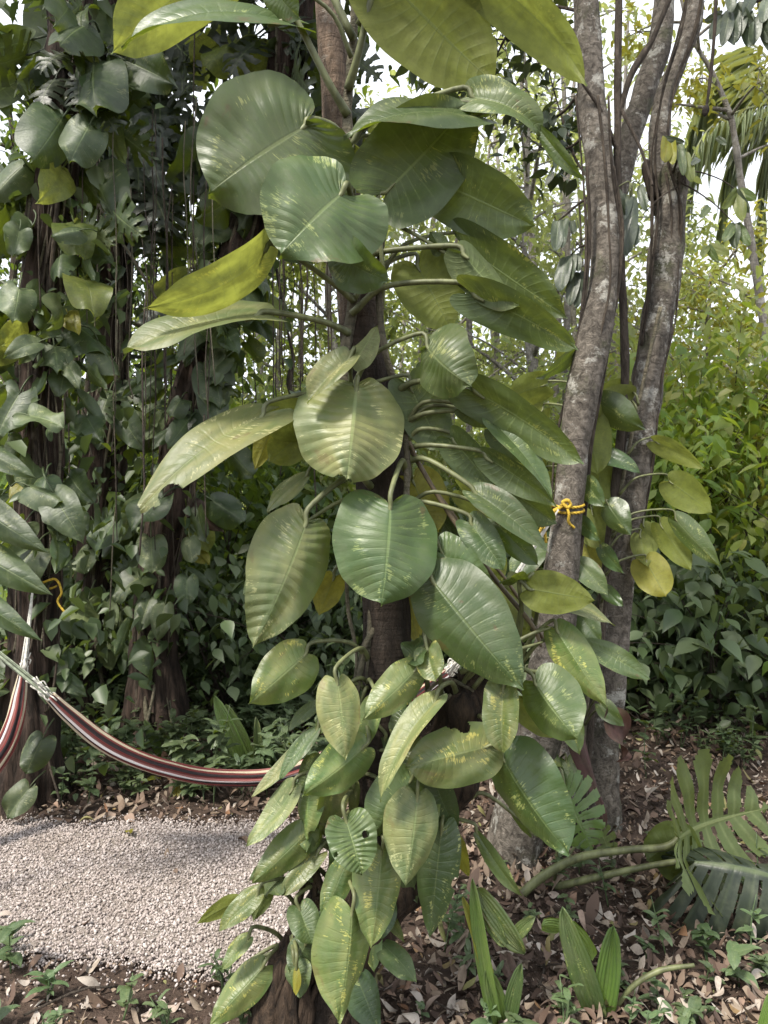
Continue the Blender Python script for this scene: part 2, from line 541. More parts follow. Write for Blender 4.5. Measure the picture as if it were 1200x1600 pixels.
def leaf_geo(kind, L, W, fold=12, bow=0.06, droop=0.12, quilt=0.006, ripple=0.0, curl=0.0, seed=0, bites=(), nveins=17, nu=40, ns=9,
             twist=0.0, split=None, pleat=0.0):
    """Local leaf surface: stalk end at the origin, tip on +y, upper face +z. bites: circles (x in half widths, y in lengths, radius)."""
    rs = random.Random(seed)
    X, Y, U, Sx = leaf_unit(kind, nu, ns)
    hw = W / 2
    a = np.abs(Sx)
    asym = 1 + 0.05 * rs.uniform(-1, 1) * np.sign(Sx)
    lat = np.abs(X)
    fa = math.radians(fold)
    x = X * hw * math.cos(fa) * asym
    z = lat * hw * math.sin(fa) - droop * hw * lat ** 2
    y = Y * L
    z = z + quilt * W * (np.cos(2 * math.pi * nveins * U) * 0.5 - 0.5) * np.minimum(1, a * 3) * (1 - 0.5 * a) * -1.0
    ph = rs.uniform(0, 6.28)
    rp = ripple if ripple else 0.026
    z = z + rp * W * np.sin(U * (9 + 5 * rs.random()) * (1.0) + ph + (Sx > 0) * 1.7) * a ** 2.5 * 2
    x = x + 0.006 * W * np.sin(U * 34 + ph * 2) * a ** 3
    p1, p2, p3 = rs.uniform(0, 6.28), rs.uniform(0, 6.28), rs.uniform(0, 6.28)
    z = z + 0.020 * W * (np.sin(3.1 * X + 4.3 * Y + p1) + .6 * np.sin(5.3 * X - 7.1 * Y + p2) + .35 * np.sin(9.0 * X + 11.0 * Y + p3)) * np.minimum(1, a * 2)
    if pleat:
        z = z + pleat * W * np.cos(Sx * math.pi * 7) * np.minimum(1, X ** 2 * 0 + np.clip(Y * 6, 0, 1))
    tt = np.clip(Y, -0.2, 1.0)
    z = z + bow * L * 4 * tt * (1 - tt)
    z = z - curl * L * np.clip(tt - 0.6, 0, 1) ** 2 * 3
    if twist:
        th = twist * np.clip(tt, 0, 1)
        x, z = x * np.cos(th) - z * np.sin(th), x * np.sin(th) + z * np.cos(th)
    if split:
        y = y + 0.10 * L * np.clip(a - .3, 0, 1) ** 2 * (1 - U)
    V = np.stack([x, y, z], -1).reshape(-1, 3)
    UV = np.stack([Sx * 0.5 + 0.5, U], -1).reshape(-1, 2)
    nr, nc = X.shape
    Fc = []
    for i in range(nr - 1):
        for j in range(nc - 1):
            cx = (X[i, j] + X[i + 1, j + 1]) / 2
            cy = (Y[i, j] + Y[i + 1, j + 1]) / 2
            uc, ac = (U[i, j] + U[i + 1, j]) / 2, abs((Sx[i, j] + Sx[i, j + 1]) / 2)
            if any((cx - b[0]) ** 2 * (hw / L) ** 2 + (cy - b[1]) ** 2 < b[2] ** 2 for b in bites):
                continue
            if split:
                nf, s0, wd = split
                fr = (uc * nf) % 1.0
                dc = min(fr, 1 - fr)                # distance from the finger's own vein
                if 0.03 < uc < 0.97 and ac > s0:
                    k = (ac - s0) / (1 - s0)
                    hwf = 0.5 - wd * min(1.0, 0.3 + 1.6 * k)
                    if k > 0.72:
                        hwf *= math.sqrt(max(0.0, 1 - ((k - 0.72) / 0.28) ** 2))
                    if dc > hwf:
                        continue
                if 0.2 < uc < 0.9 and 0.08 < ac < 0.17 and abs(fr - 0.5) < 0.12:
                    continue
            q = (i * nc + j, i * nc + j + 1, (i + 1) * nc + j + 1, (i + 1) * nc + j)
            Fc.append(q)
    return V, Fc, UV


def frame(A, T, roll):
    yv = (T - A) / np.linalg.norm(T - A)
    nv = np.array([0, 0, CAM_H]) - A
    nv = nv - yv * nv.dot(yv)
    nv /= np.linalg.norm(nv)
    xv = np.cross(yv, nv)
    r = math.radians(roll)
    nn = nv * math.cos(r) + xv * math.sin(r)
    xx = np.cross(yv, nn)
    return np.stack([xx, yv, nn], 1)        # columns


leaf_seed = [0]


def add_leaf(parent, A, T, Wm, roll, kind, mat, fold=12, bow=0.05, stem=None, pr=0.006, droop=0.12, bites=(), label=None, quilt=0.006,
             ripple=0.0, curl=0.0, twist=0.0, split=None, nveins=17, pmat='petiole', sag=0.25, name='leaf', nu=40, ns=9, pleat=0.0):
    leaf_seed[0] += 1
    if bites and not split:
        nu, ns = 110, 26
    elif nu == 40:
        nu, ns = 68, 11
    L = float(np.linalg.norm(T - A))
    V, Fc, UV = leaf_geo(kind, L, Wm, fold, bow, droop, quilt, ripple, curl, leaf_seed[0], bites, nveins, nu, ns, twist, split, pleat)
    R = frame(A, T, roll)
    mb = MB()
    mb.add(V @ R.T + A, Fc, UV)
    # raised midrib on the underside
    o = part(name, mb, M[mat], parent, origin=A)
    if label:
        o['label'] = label
    if stem is not None:
        pb = MB()
        d = np.linalg.norm(A - stem)
        yv = R[:, 1]
        c1 = stem + (A - stem) * 0.3 + np.array([0, -0.02, sag * d])
        c2 = A - yv * d * 0.12 + np.array([0, 0, sag * d * 0.3])
        tube(pb, [stem, c1, c2, A, A + yv * L * 0.10 - R[:, 2] * pr * 0.5], [pr * 1.35, pr, pr * 0.9, pr * 0.8, pr * 0.4], 8, 20)
        part('petiole', pb, M[pmat], o, origin=A)
    return o


def px_leaf(parent, ax, ay, tx, ty, W, Y, dA=0.0, dT=0.0, roll=0, kind='o', mat='leaf', sx=None, sy=None, sd=0.0, true_w=None, **kw):
    """A leaf whose stalk end and tip lie in the directions of two photograph pixels, at their own distances."""
    A, T = P(ax, ay, Y + dA), P(tx, ty, Y + dT)
    c = abs(math.cos(math.radians(roll)))
    Wm = W / F * Y / max(c, 0.34)
    st = None if sx is None else P(sx, sy, Y + sd)
    return add_leaf(parent, A, T, Wm, roll, kind, mat, stem=st, **kw)


def small_leaves(rng, C, D, N, L, W, fold=0.25):
    """Vectorised lens-shaped folded leaves: base C, direction D, normal N, lengths L, widths W -> verts, quads."""
    n = len(C)
    D = D / (np.linalg.norm(D, axis=1)[:, None] + 1e-9)
    N = N - D * (N * D).sum(1)[:, None]
    N = N / (np.linalg.norm(N, axis=1)[:, None] + 1e-9)
    X = np.cross(D, N)
    L, W = L[:, None], W[:, None]
    up = N * W * fold
    tip = C + D * L - N * L * 0.18
    a1, a2 = C + D * L * 0.30 + up, C + D * L * 0.68 + up * 0.6 - N * L * 0.05
    V = np.stack([C, a1 - X * W * 0.5, a2 - X * W * 0.42, tip, a2 + X * W * 0.42, a1 + X * W * 0.5], 1).reshape(-1, 3)
    i = np.arange(n)[:, None] * 6
    Q = np.concatenate([i + np.array([[0, 3, 2, 1]]), i + np.array([[0, 5, 4, 3]])], 1).reshape(-1, 4)
    return V, Q


def fine_leaves(rng, C, D, N, L, W):
    """Like small_leaves but with a smooth outline, a bend and a cup: a 3 x 7 grid each, for shrubs near enough to show it."""
    n = len(C)
    D = D / (np.linalg.norm(D, axis=1)[:, None] + 1e-9)
    N = N - D * (N * D).sum(1)[:, None]
    N = N / (np.linalg.norm(N, axis=1)[:, None] + 1e-9)
    X = np.cross(D, N)
    us = np.linspace(0, 1, 7)
    prof = np.array([.02, .34, .49, .47, .33, .14, .0])
    cup, bend = rng.uniform(.05, .5, n), rng.uniform(.0, .45, n)
    V = np.zeros((n, 7, 3, 3))
    for j, s in enumerate((-1, 0, 1)):
        V[:, :, j] = (C[:, None] + D[:, None] * (us[None] * L[:, None])[..., None] + X[:, None] * ((prof * s)[None] * W[:, None])[..., None]
                      + N[:, None] * ((prof * abs(s))[None] * (W * cup)[:, None] - (us ** 2)[None] * (L * bend)[:, None])[..., None])
    q = []
    for i in range(6):
        for j in range(2):
            q.append((i * 3 + j, i * 3 + j + 1, (i + 1) * 3 + j + 1, (i + 1) * 3 + j))
    return V.reshape(-1, 3), (np.array(q)[None] + (np.arange(n) * 21)[:, None, None]).reshape(-1, 4)


def rand_unit(rng, n):
    v = rng.normal(size=(n, 3))
    return v / np.linalg.norm(v, axis=1)[:, None]


def leaf_mass(rng, C, size, down=0.5, jitter=0.3, aspect=0.5, fine=False):
    n = len(C)
    D = rand_unit(rng, n)
    D[:, 2] = D[:, 2] * 0.5 - down
    N = rand_unit(rng, n) * 0.6 + np.array([0, -0.25, 1.0])
    L = size * (1 + jitter * rng.uniform(-1, 1, n))
    if fine:
        return fine_leaves(rng, C, D, N, L, L * aspect * rng.uniform(0.75, 1.25, n))
    return small_leaves(rng, C, D, N, L, L * aspect * rng.uniform(0.75, 1.25, n))


# ------------------------------------------------------------------ the setting
def ground_h(x, y):
    return 0.025 * mnoise.noise(Vector((x * 0.6, y * 0.6, 3.1))) + 0.012 * mnoise.noise(Vector((x * 2.3, y * 2.3, 9.7)))


def gravel_inside(x, y):
    """Outline of the gravel patch: > 0 inside."""
    w = 0.06 * mnoise.noise(Vector((x * 2.0, y * 2.0, 0.3))) + 0.03 * mnoise.noise(Vector((x * 7, y * 7, 1.3)))
    near = 2.50 - 0.16 * (x + 1.25) + w
    far = 3.52 + w
    return min(y - near, far - y, (-0.18 + 0.25 * (y - 2.9)) - x + w)


def build_ground():
    mb = MB()
    xs = np.concatenate([[-150, -60, -25, -12], np.linspace(-6, 6, 110), [12, 25, 60, 150]])
    ys = np.concatenate([[-40, -10, 0], np.linspace(1.2, 9, 90), [12, 16, 25, 60, 250]])
    V = [(x, y, ground_h(x, y)) for y in ys for x in xs]
    nx = len(xs)
    Fc = [(j * nx + i, j * nx + i + 1, (j + 1) * nx + i + 1, (j + 1) * nx + i) for j in range(len(ys) - 1) for i in range(nx - 1)]
    mb.add(V, Fc)
    t = NT('forest_soil')
    obj = t.obj()
    n1, n2 = t.noise(obj, 9, 6, 0.7), t.noise(obj, 70, 4, 0.7)
    col = t.ramp(n1, [(0.3, (0.035, 0.024, 0.018)), (0.55, (0.075, 0.052, 0.040)), (0.75, (0.12, 0.088, 0.070))])
    col = t.mix(t.math('MULTIPLY', t.step(n2, 0.6, 0.7), 0.6), col, (0.22, 0.18, 0.15))
    m = t.finish(t.pbsdf(col, 0.95, t.bump(t.math('ADD', n1, n2), 0.9, 0.02), 0.2))
    o = link('ground', mb.mesh('ground', m))
    tag(o, 'dark bare forest soil under the trees', None, None, 'structure')


def build_gravel():
    rng = np.random.default_rng(5)
    # bed
    mb = MB()
    xs, ys = np.linspace(-3.4, 0.35, 150), np.linspace(2.1, 3.8, 70)
    idx, V = {}, []
    ins = np.array([[gravel_inside(x, y) for x in xs] for y in ys])
    for j, y in enumerate(ys):
        for i, x in enumerate(xs):
            idx[(j, i)] = len(V)
            V.append((x, y, ground_h(x, y) + 0.004 + 0.012 * max(0, min(1, ins[j, i] / 0.08))))
    Fc = [(idx[j, i], idx[j, i + 1], idx[j + 1, i + 1], idx[j + 1, i]) for j in range(len(ys) - 1) for i in range(len(xs) - 1)
          if min(ins[j, i], ins[j + 1, i + 1]) > 0]
    mb.add(V, Fc)
    t = NT('gravel_bed')
    n1 = t.noise(t.obj(), 60, 4, 0.7)
    col = t.ramp(n1, [(0.3, (0.13, 0.11, 0.095)), (0.7, (0.30, 0.26, 0.23))])
    o = link('gravel_path', mb.mesh('gravel_path', t.finish(t.pbsdf(col, 0.95, t.bump(n1, 1.0, 0.01), 0.2))))
    tag(o, 'pale crushed stone path between the trees', None, None, 'structure')
    # stones
    bm = bmesh.new()
    bmesh.ops.create_icosphere(bm, subdivisions=1, radius=1)
    tv = np.array([v.co[:] for v in bm.verts])
    tf = np.array([[v.index for v in f.verts] for f in bm.faces])
    bm.free()
    n = 135000
    x, y = rng.uniform(-3.3, 0.25, n), rng.uniform(2.1, 3.75, n)
    keep = np.array([gravel_inside(a, b) > (rng.normal(0, 0.05) - (rng.random() < .03) * rng.uniform(0, .3)) for a, b in zip(x, y)])
    x, y = x[keep], y[keep]
    n = len(x)
    r = 0.0029 + 0.0044 * rng.random(n) ** 2.0
    z = np.array([ground_h(a, b) for a, b in zip(x, y)]) + 0.013 + rng.uniform(-0.003, 0.010, n)
    sc = np.stack([r * rng.uniform(0.8, 1.5, n), r * rng.uniform(0.7, 1.2, n), r * rng.uniform(0.5, 0.9, n)], 1)
    Q, _ = np.linalg.qr(rng.normal(size=(n, 3, 3)))
    jit = 1 + rng.uniform(-0.36, 0.36, (n, len(tv), 1))
    V = np.einsum('nij,nkj->nki', Q, tv[None] * sc[:, None, :] * jit) + np.stack([x, y, z], 1)[:, None, :]
    FQ = (tf[None] + (np.arange(n) * len(tv))[:, None, None]).reshape(-1, 3)
    t = NT('crushed_stone')
    isl = t.n('NewGeometry').outputs['Random Per Island']
    col = t.ramp(isl, [(0, (0.20, 0.165, 0.15)), (0.3, (0.32, 0.272, 0.25)), (0.65, (0.41, 0.355, 0.33)), (0.9, (0.49, 0.44, 0.415)), (1, (0.15, 0.12, 0.10))])
    dirt = t.noise(t.obj(), 2.2, 4)
    col = t.mix(t.math('MULTIPLY', t.step(dirt, 0.48, 0.7), 0.45), col, (0.22, 0.18, 0.15))
    m = t.finish(t.pbsdf(col, 0.85, None, 0.3))
    o = link('gravel', mesh_fast('gravel', V.reshape(-1, 3), FQ, m))
    tag(o, 'pale pinkish crushed stones of the gravel path', 'gravel', None, 'stuff')


def litter_mesh(rng, C, size, name, mat, flat=0.5):
    """Curled dry leaves lying about: a 3 x 7 grid each."""
    n = len(C)
    us = np.linspace(0, 1, 7)
    prof = np.array([0.03, 0.30, 0.48, 0.50, 0.40, 0.22, 0.0])
    ang, curl, cup = rng.uniform(0, 6.28, n), rng.uniform(-0.9, 1.7, n), rng.uniform(-0.9, 1.9, n)
    asp = rng.uniform(0.35, 0.62, n)
    V = np.zeros((n, 7, 3, 3))
    for j, s in enumerate((-1, 0, 1)):
        V[:, :, j, 0] = (prof * s)[None] * asp[:, None] * 1.0
        V[:, :, j, 1] = (us - 0.5)[None]
        V[:, :, j, 2] = cup[:, None] * 0.45 * (prof * abs(s))[None] * asp[:, None] * 1.4 + curl[:, None] * 0.9 * ((us - 0.5) ** 2)[None]
    V = V.reshape(n, -1, 3) * size[:, None, None]
    V[:, :, 0] += (rng.uniform(-.25, .25, n) * size)[:, None] * np.sin(V[:, :, 1] / size[:, None] * 3.1)
    tilt = rng.normal(0, flat, (n, 2))
    ca, sa = np.cos(ang), np.sin(ang)
    flip = np.where(rng.random(n) < 0.3, -1, 1)
    z = V[:, :, 2] * flip[:, None] + V[:, :, 0] * tilt[:, :1] + V[:, :, 1] * tilt[:, 1:]
    x = V[:, :, 0] * ca[:, None] - V[:, :, 1] * sa[:, None]
    y = V[:, :, 0] * sa[:, None] + V[:, :, 1] * ca[:, None]
    z = z - z.min(1)[:, None]
    W = np.stack([x, y, z], -1) + C[:, None, :]
    q = []
    for i in range(6):
        for j in range(2):
            q.append((i * 3 + j, i * 3 + j + 1, (i + 1) * 3 + j + 1, (i + 1) * 3 + j))
    Q = (np.array(q)[None] + (np.arange(n) * 21)[:, None, None]).reshape(-1, 4)
    return mesh_fast(name, W.reshape(-1, 3), Q, mat, True)


def build_litter():
    rng = np.random.default_rng(11)
    pts = []
    while len(pts) < 25000:
        y = 1.7 + 5.3 * rng.random() ** 1.5
        x = rng.uniform(-1.15, 1.15) * y
        gi = gravel_inside(x, y)
        if gi > -0.02 and rng.random() > 0.03:
            continue
        dens = 1.0 if x > -0.15 else 0.22
        if y > 3.45 and x < 0.2:
            dens = 0.9
        if rng.random() < dens:
            pts.append((x, y, ground_h(x, y) + 0.001 + 0.03 * rng.random() * (dens > 0.5) + (0.014 if gi > -0.02 else 0)))
    C = np.array(pts)
    size = rng.uniform(0.014, 0.058, len(C)) * np.where(rng.random(len(C)) < 0.1, 1.4, 1)
    t = NT('dry_leaves')
    isl = t.n('NewGeometry').outputs['Random Per Island']
    col = t.ramp(isl, [(0, (0.045, 0.028, 0.020)), (0.28, (0.11, 0.070, 0.050)), (0.52, (0.18, 0.132, 0.092)), (0.72, (0.245, 0.196, 0.15)),
                       (0.87, (0.39, 0.345, 0.30)), (0.96, (0.19, 0.095, 0.05)), (1, (0.15, 0.16, 0.055))])
    nz = t.noise(t.obj(), 45, 4, 0.7)
    col = t.mix(t.math('MULTIPLY', t.step(nz, 0.45, 0.7), 0.4), col, (0.07, 0.045, 0.035))
    m = t.finish(t.pbsdf(col, 0.72, t.bump(nz, 0.4, 0.004), 0.35))
    o = link('leaf_litter', litter_mesh(rng, C, size, 'leaf_litter', m))
    tag(o, 'dry brown fallen leaves covering the forest soil', 'leaf litter', None, 'stuff')
    n = 16000
    yy = 1.7 + 4.5 * rng.random(n) ** 1.6
    xx = rng.uniform(-.7, .7, n) * yy
    ok = np.array([gravel_inside(a, b) < 0.02 for a, b in zip(xx, yy)])
    xx, yy = xx[ok], yy[ok]
    C2 = np.stack([xx, yy, np.array([ground_h(a, b) for a, b in zip(xx, yy)]) + .004 + .02 * rng.random(len(xx))], 1)
    o = link('leaf_crumbs', litter_mesh(rng, C2, rng.uniform(.006, .02, len(xx)), 'leaf_crumbs', m))
    tag(o, 'small broken bits of dry leaf between the fallen leaves', 'leaf bits', None, 'stuff')
    # broken twigs in the soil
    mb = MB()
    for k in range(150):
        y = rng.uniform(1.9, 5.5)
        x = rng.uniform(-0.65, 0.65) * y
        if gravel_inside(x, y) > 0:
            continue
        a, l = rng.uniform(0, 6.28), rng.uniform(0.05, 0.28)
        z = ground_h(x, y) + 0.018
        p0 = np.array([x, y, z])
        d = np.array([math.cos(a), math.sin(a), 0]) * l
        tube(mb, [p0, p0 + d * .5 + rng.normal(0, .012, 3) + [0, 0, .01], p0 + d + rng.normal(0, .01, 3)], rng.uniform(0.0015, 0.005), 5, 6)
    o = link('twig_litter', mb.mesh('twig_litter', M['twig']))
    tag(o, 'thin broken twigs strewn among the fallen leaves', 'twigs', None, 'stuff')


build_ground()
build_gravel()
build_litter()



# ------------------------------------------------------------------ the central tree, its broken limb and the climbing pothos
Y0 = 2.12
TR_PX = [(506, -110, 19, .16), (512, 0, 20, .16), (524, 130, 22, .16), (533, 260, 24, .16), (548, 400, 27, .15), (568, 540, 33, .14), (588, 680, 37, .13),
         (600, 830, 37, .12), (605, 980, 36, .10), (602, 1100, 37, .09), (600, 1200, 40, .08), (588, 1310, 44, .08), (560, 1410, 52, .07),
         (522, 1505, 64, .06), (488, 1600, 76, .05), (470, 1660, 100, .05)]


def px_path(rows, Y):
    pts = np.array([P(a, b, Y + d) for a, b, r, d in rows])
    rad = np.array([r / F * (Y + d) for a, b, r, d in rows])
    return pts, rad


def build_host():
    pts, rad = px_path(TR_PX, Y0)
    base = np.array([pts[-1][0], pts[-1][1], 0])
    pts = pts.copy()
    pts[-1][2] = -0.05
    t = thing('tree', 'slender leaning tree in the middle, wrapped in a broad-leaved climbing vine', 'tree', base)
    mb = MB()
    tube(mb, pts, rad, 28, 130, rough=0.16, seed=2, lobes=7, lobe_amp=0.10, freq=5)
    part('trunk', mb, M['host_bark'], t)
    # the thick rotten limb that leans right and ends in a break
    mb = MB()
    rows = [(505, 1570, 52, .02), (552, 1490, 42, .03), (604, 1410, 38, .05), (664, 1330, 35, .07), (694, 1250, 36, .08), (716, 1180, 42, .09), (735, 1125, 50, .10),
            (738, 1080, 45, .11), (728, 1062, 30, .12)]
    p, r = px_path(rows, Y0)
    tube(mb, p, r, 26, 90, rough=0.42, seed=9, lobes=5, lobe_amp=0.22, freq=9)
    rng = random.Random(4)
    for k in range(14):                 # splintered end
        a = rng.uniform(0, 6.28)
        c = P(735, 1085, Y0 + .10) + np.array([math.cos(a) * .06, math.sin(a) * .05, 0])
        tube(mb, [c, c + np.array([rng.uniform(-.02, .02), rng.uniform(-.01, .01), .03]), c + np.array([rng.uniform(-.03, .03), 0, rng.uniform(.03, .075)])],
             [.014, .010, .001], 6, 7, rough=.3, seed=k)
    part('broken_limb', mb, M['stump_bark'], t)
    for k in range(11):                  # tangled thin roots over the foot of the tree
        x0 = rng.uniform(415, 560)
        rows = [(x0 + rng.uniform(-14, 14) + (560 - x0) * (i / 5) * rng.uniform(.3, .7), 1650 - i * rng.uniform(38, 62), rng.uniform(3, 8), -.09 + i * .012) for i in range(6)]
        p, r = px_path(rows, Y0)
        mb = MB()
        tube(mb, p, r, 8, 40, rough=.4, seed=90 + k, freq=20)
        part('root', mb, M['stump_bark'], t)
    # twisted root stems at the left of the base
    for k, rows in enumerate([
            [(428, 1640, 46, -.05), (425, 1585, 34, -.04), (432, 1535, 24, -.03), (447, 1490, 16, 0), (470, 1440, 12, .02), (505, 1380, 10, .04)],
            [(462, 1640, 30, -.08), (452, 1580, 17, -.07), (462, 1520, 13, -.05), (490, 1470, 11, -.02), (520, 1400, 10, .0)],
            [(408, 1640, 24, -.03), (404, 1600, 17, -.03), (410, 1555, 12, -.02), (432, 1505, 9, -.01), (452, 1462, 8, .0)]]):
        p, r = px_path(rows, Y0)
        p[0][2] = -0.04
        mb = MB()
        tube(mb, p, r, 18, 50, rough=0.45, seed=20 + k, lobes=6, lobe_amp=0.3, freq=11)
        part('root', mb, M['stump_bark'] if k < 3 else M['host_bark'], t)
    return t


build_host()

STEM = [(556, -60), (552, 60), (543, 160), (544, 250), (552, 330), (560, 420), (548, 500), (538, 570), (548, 640), (572, 720), (588, 800), (582, 900), (578, 1000),
        (574, 1100), (566, 1200), (545, 1300), (512, 1370), (505, 1450), (520, 1560), (524, 1640)]
STEM2 = [(600, 340), (592, 440), (600, 540), (622, 620), (636, 700), (634, 790), (628, 880), (600, 960), (570, 1010), (556, 1090), (540, 1180), (500, 1290), (455, 1460), (440, 1560)]


def stem_x(py, st=STEM):
    ys = [q[1] for q in st]
    return float(np.interp(py, ys, [q[0] for q in st]))


def build_pothos():
    base = P(524, 1640, Y0)
    base[2] = 0
    t = thing('climbing_vine', 'broad-leaved climbing vine with large variegated heart leaves covering the slender middle tree', 'vine', base)
    mb = MB()
    p = np.array([P(a, b, Y0 + 0.07 + 0.018 * math.sin(b / 60)) for a, b in STEM])
    tube(mb, p, [.012, .013, .014, .015, .016, .017, .017, .016, .015, .015, .014, .012, .010, .010, .010, .010, .009, .008, .007, .006], 12, 150, rough=.22, seed=3, freq=25)
    part('stem', mb, M['vine_stem'], t)
    mb = MB()
    p = np.array([P(a, b, Y0 + 0.05 + 0.02 * math.sin(b / 45)) for a, b in STEM2])
    tube(mb, p, .010, 10, 120, rough=.25, seed=5, freq=25)
    part('stem', mb, M['vine_stem'], t)
    for k, rows in enumerate([[(541, 905), (545, 960), (557, 1020), (553, 1080)], [(590, 1080), (595, 1150), (575, 1230), (555, 1290)], [(640, 1130), (600, 1200), (578, 1235), (560, 1290)],
                              [(705, 1085), (668, 1120), (648, 1100), (655, 1060)], [(740, 1080), (700, 1062), (665, 1085), (630, 1160)], [(560, 1300), (520, 1345), (507, 1420), (503, 1500)],
                              [(640, 690), (665, 745), (705, 800), (738, 850), (790, 905), (850, 1000)]]):
        mb = MB()
        tube(mb, [P(a, b, Y0 + 0.03 + (0.06 * i / 3 if k == 6 else 0)) for i, (a, b) in enumerate(rows)], .0055, 8, 40, rough=.3, seed=k)
        part('aerial_root', mb, M['petiole_brown'] if k == 6 else M['vine_stem'], t)

    def lf(ax, ay, tx, ty, W, sy=None, roll=0, kind='b', mat='leaf', sx=None, dA=0., dT=0., **kw):
        if sy is not None and sx is None:
            sx = stem_x(sy)
        if sx is not None:
            kw.setdefault('sd', 0.06)
        rj = random.Random(int(ax * 7 + ay))
        if abs(roll) < 13:
            roll = roll + rj.uniform(-13, 13) * (1.0 if ay < 1000 else 2.0)
            if abs(kw.get('fold', 12)) <= 13:
                kw['fold'] = -rj.uniform(12, 26)
        kw.setdefault('curl', rj.uniform(0, .06))
        return px_leaf(t, ax, ay, tx, ty, W, Y0, dA, dT, roll, kind, mat, sx=sx, sy=sy, **kw)

    # --- top group
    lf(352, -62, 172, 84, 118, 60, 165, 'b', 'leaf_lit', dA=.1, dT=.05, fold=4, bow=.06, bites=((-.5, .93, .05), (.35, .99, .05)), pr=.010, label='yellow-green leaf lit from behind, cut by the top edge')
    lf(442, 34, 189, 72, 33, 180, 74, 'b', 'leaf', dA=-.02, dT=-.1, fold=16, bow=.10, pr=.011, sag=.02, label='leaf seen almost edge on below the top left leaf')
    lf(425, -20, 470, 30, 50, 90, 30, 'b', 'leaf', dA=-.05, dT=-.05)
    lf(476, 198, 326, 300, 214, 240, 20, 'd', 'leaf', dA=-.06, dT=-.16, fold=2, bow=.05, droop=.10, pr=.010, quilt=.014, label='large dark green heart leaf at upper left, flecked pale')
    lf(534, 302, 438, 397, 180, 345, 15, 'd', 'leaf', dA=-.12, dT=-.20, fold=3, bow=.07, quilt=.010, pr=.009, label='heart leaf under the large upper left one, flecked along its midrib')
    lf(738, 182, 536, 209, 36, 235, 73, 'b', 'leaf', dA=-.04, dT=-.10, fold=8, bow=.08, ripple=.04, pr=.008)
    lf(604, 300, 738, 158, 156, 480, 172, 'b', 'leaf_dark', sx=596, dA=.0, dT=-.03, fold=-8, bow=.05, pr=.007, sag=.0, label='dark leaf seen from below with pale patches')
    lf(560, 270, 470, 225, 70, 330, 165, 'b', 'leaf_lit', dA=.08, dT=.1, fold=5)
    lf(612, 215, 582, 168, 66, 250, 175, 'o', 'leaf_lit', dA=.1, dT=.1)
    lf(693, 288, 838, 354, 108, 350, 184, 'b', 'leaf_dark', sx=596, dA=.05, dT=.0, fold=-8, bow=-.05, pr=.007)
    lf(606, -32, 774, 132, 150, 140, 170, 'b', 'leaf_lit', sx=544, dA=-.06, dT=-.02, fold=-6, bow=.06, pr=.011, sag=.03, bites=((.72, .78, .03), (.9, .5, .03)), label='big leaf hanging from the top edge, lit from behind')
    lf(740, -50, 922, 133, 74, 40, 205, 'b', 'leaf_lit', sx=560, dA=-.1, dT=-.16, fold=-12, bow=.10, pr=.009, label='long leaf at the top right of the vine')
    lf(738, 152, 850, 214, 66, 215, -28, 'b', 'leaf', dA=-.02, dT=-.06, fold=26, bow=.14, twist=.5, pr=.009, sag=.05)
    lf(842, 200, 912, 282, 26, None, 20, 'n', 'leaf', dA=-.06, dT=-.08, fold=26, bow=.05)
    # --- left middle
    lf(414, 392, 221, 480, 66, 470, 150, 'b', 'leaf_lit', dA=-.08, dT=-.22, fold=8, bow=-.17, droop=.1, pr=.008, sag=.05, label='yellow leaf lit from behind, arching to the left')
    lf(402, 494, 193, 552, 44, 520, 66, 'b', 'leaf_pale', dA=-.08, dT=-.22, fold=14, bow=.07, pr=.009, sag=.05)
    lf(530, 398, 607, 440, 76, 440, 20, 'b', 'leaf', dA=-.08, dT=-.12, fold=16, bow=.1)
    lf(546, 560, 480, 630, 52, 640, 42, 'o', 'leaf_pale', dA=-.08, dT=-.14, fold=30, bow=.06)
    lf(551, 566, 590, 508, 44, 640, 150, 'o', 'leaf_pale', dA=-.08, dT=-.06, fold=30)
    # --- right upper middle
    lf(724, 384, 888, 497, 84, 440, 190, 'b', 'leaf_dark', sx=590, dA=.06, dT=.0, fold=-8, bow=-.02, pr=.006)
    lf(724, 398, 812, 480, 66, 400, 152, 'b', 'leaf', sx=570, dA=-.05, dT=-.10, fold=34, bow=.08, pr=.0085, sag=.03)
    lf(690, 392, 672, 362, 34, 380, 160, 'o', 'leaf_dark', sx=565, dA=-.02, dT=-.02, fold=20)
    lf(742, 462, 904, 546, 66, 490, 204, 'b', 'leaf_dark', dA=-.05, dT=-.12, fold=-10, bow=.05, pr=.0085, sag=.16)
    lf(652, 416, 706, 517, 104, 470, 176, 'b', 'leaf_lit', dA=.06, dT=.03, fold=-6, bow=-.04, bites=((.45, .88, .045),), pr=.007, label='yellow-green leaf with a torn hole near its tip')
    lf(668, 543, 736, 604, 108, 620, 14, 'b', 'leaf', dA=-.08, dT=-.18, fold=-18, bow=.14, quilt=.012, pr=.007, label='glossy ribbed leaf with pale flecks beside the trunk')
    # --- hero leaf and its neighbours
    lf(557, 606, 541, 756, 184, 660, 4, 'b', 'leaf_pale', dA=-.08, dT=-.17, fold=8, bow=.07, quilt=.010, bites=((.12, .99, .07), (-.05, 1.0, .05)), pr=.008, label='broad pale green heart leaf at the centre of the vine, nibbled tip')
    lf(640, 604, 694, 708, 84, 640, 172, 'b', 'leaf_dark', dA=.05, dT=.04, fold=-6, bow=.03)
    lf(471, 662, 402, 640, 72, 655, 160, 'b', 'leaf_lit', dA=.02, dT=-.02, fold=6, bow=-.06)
    lf(474, 676, 420, 722, 66, 670, 185, 'b', 'leaf_lit', dA=.05, dT=.05, fold=-4)
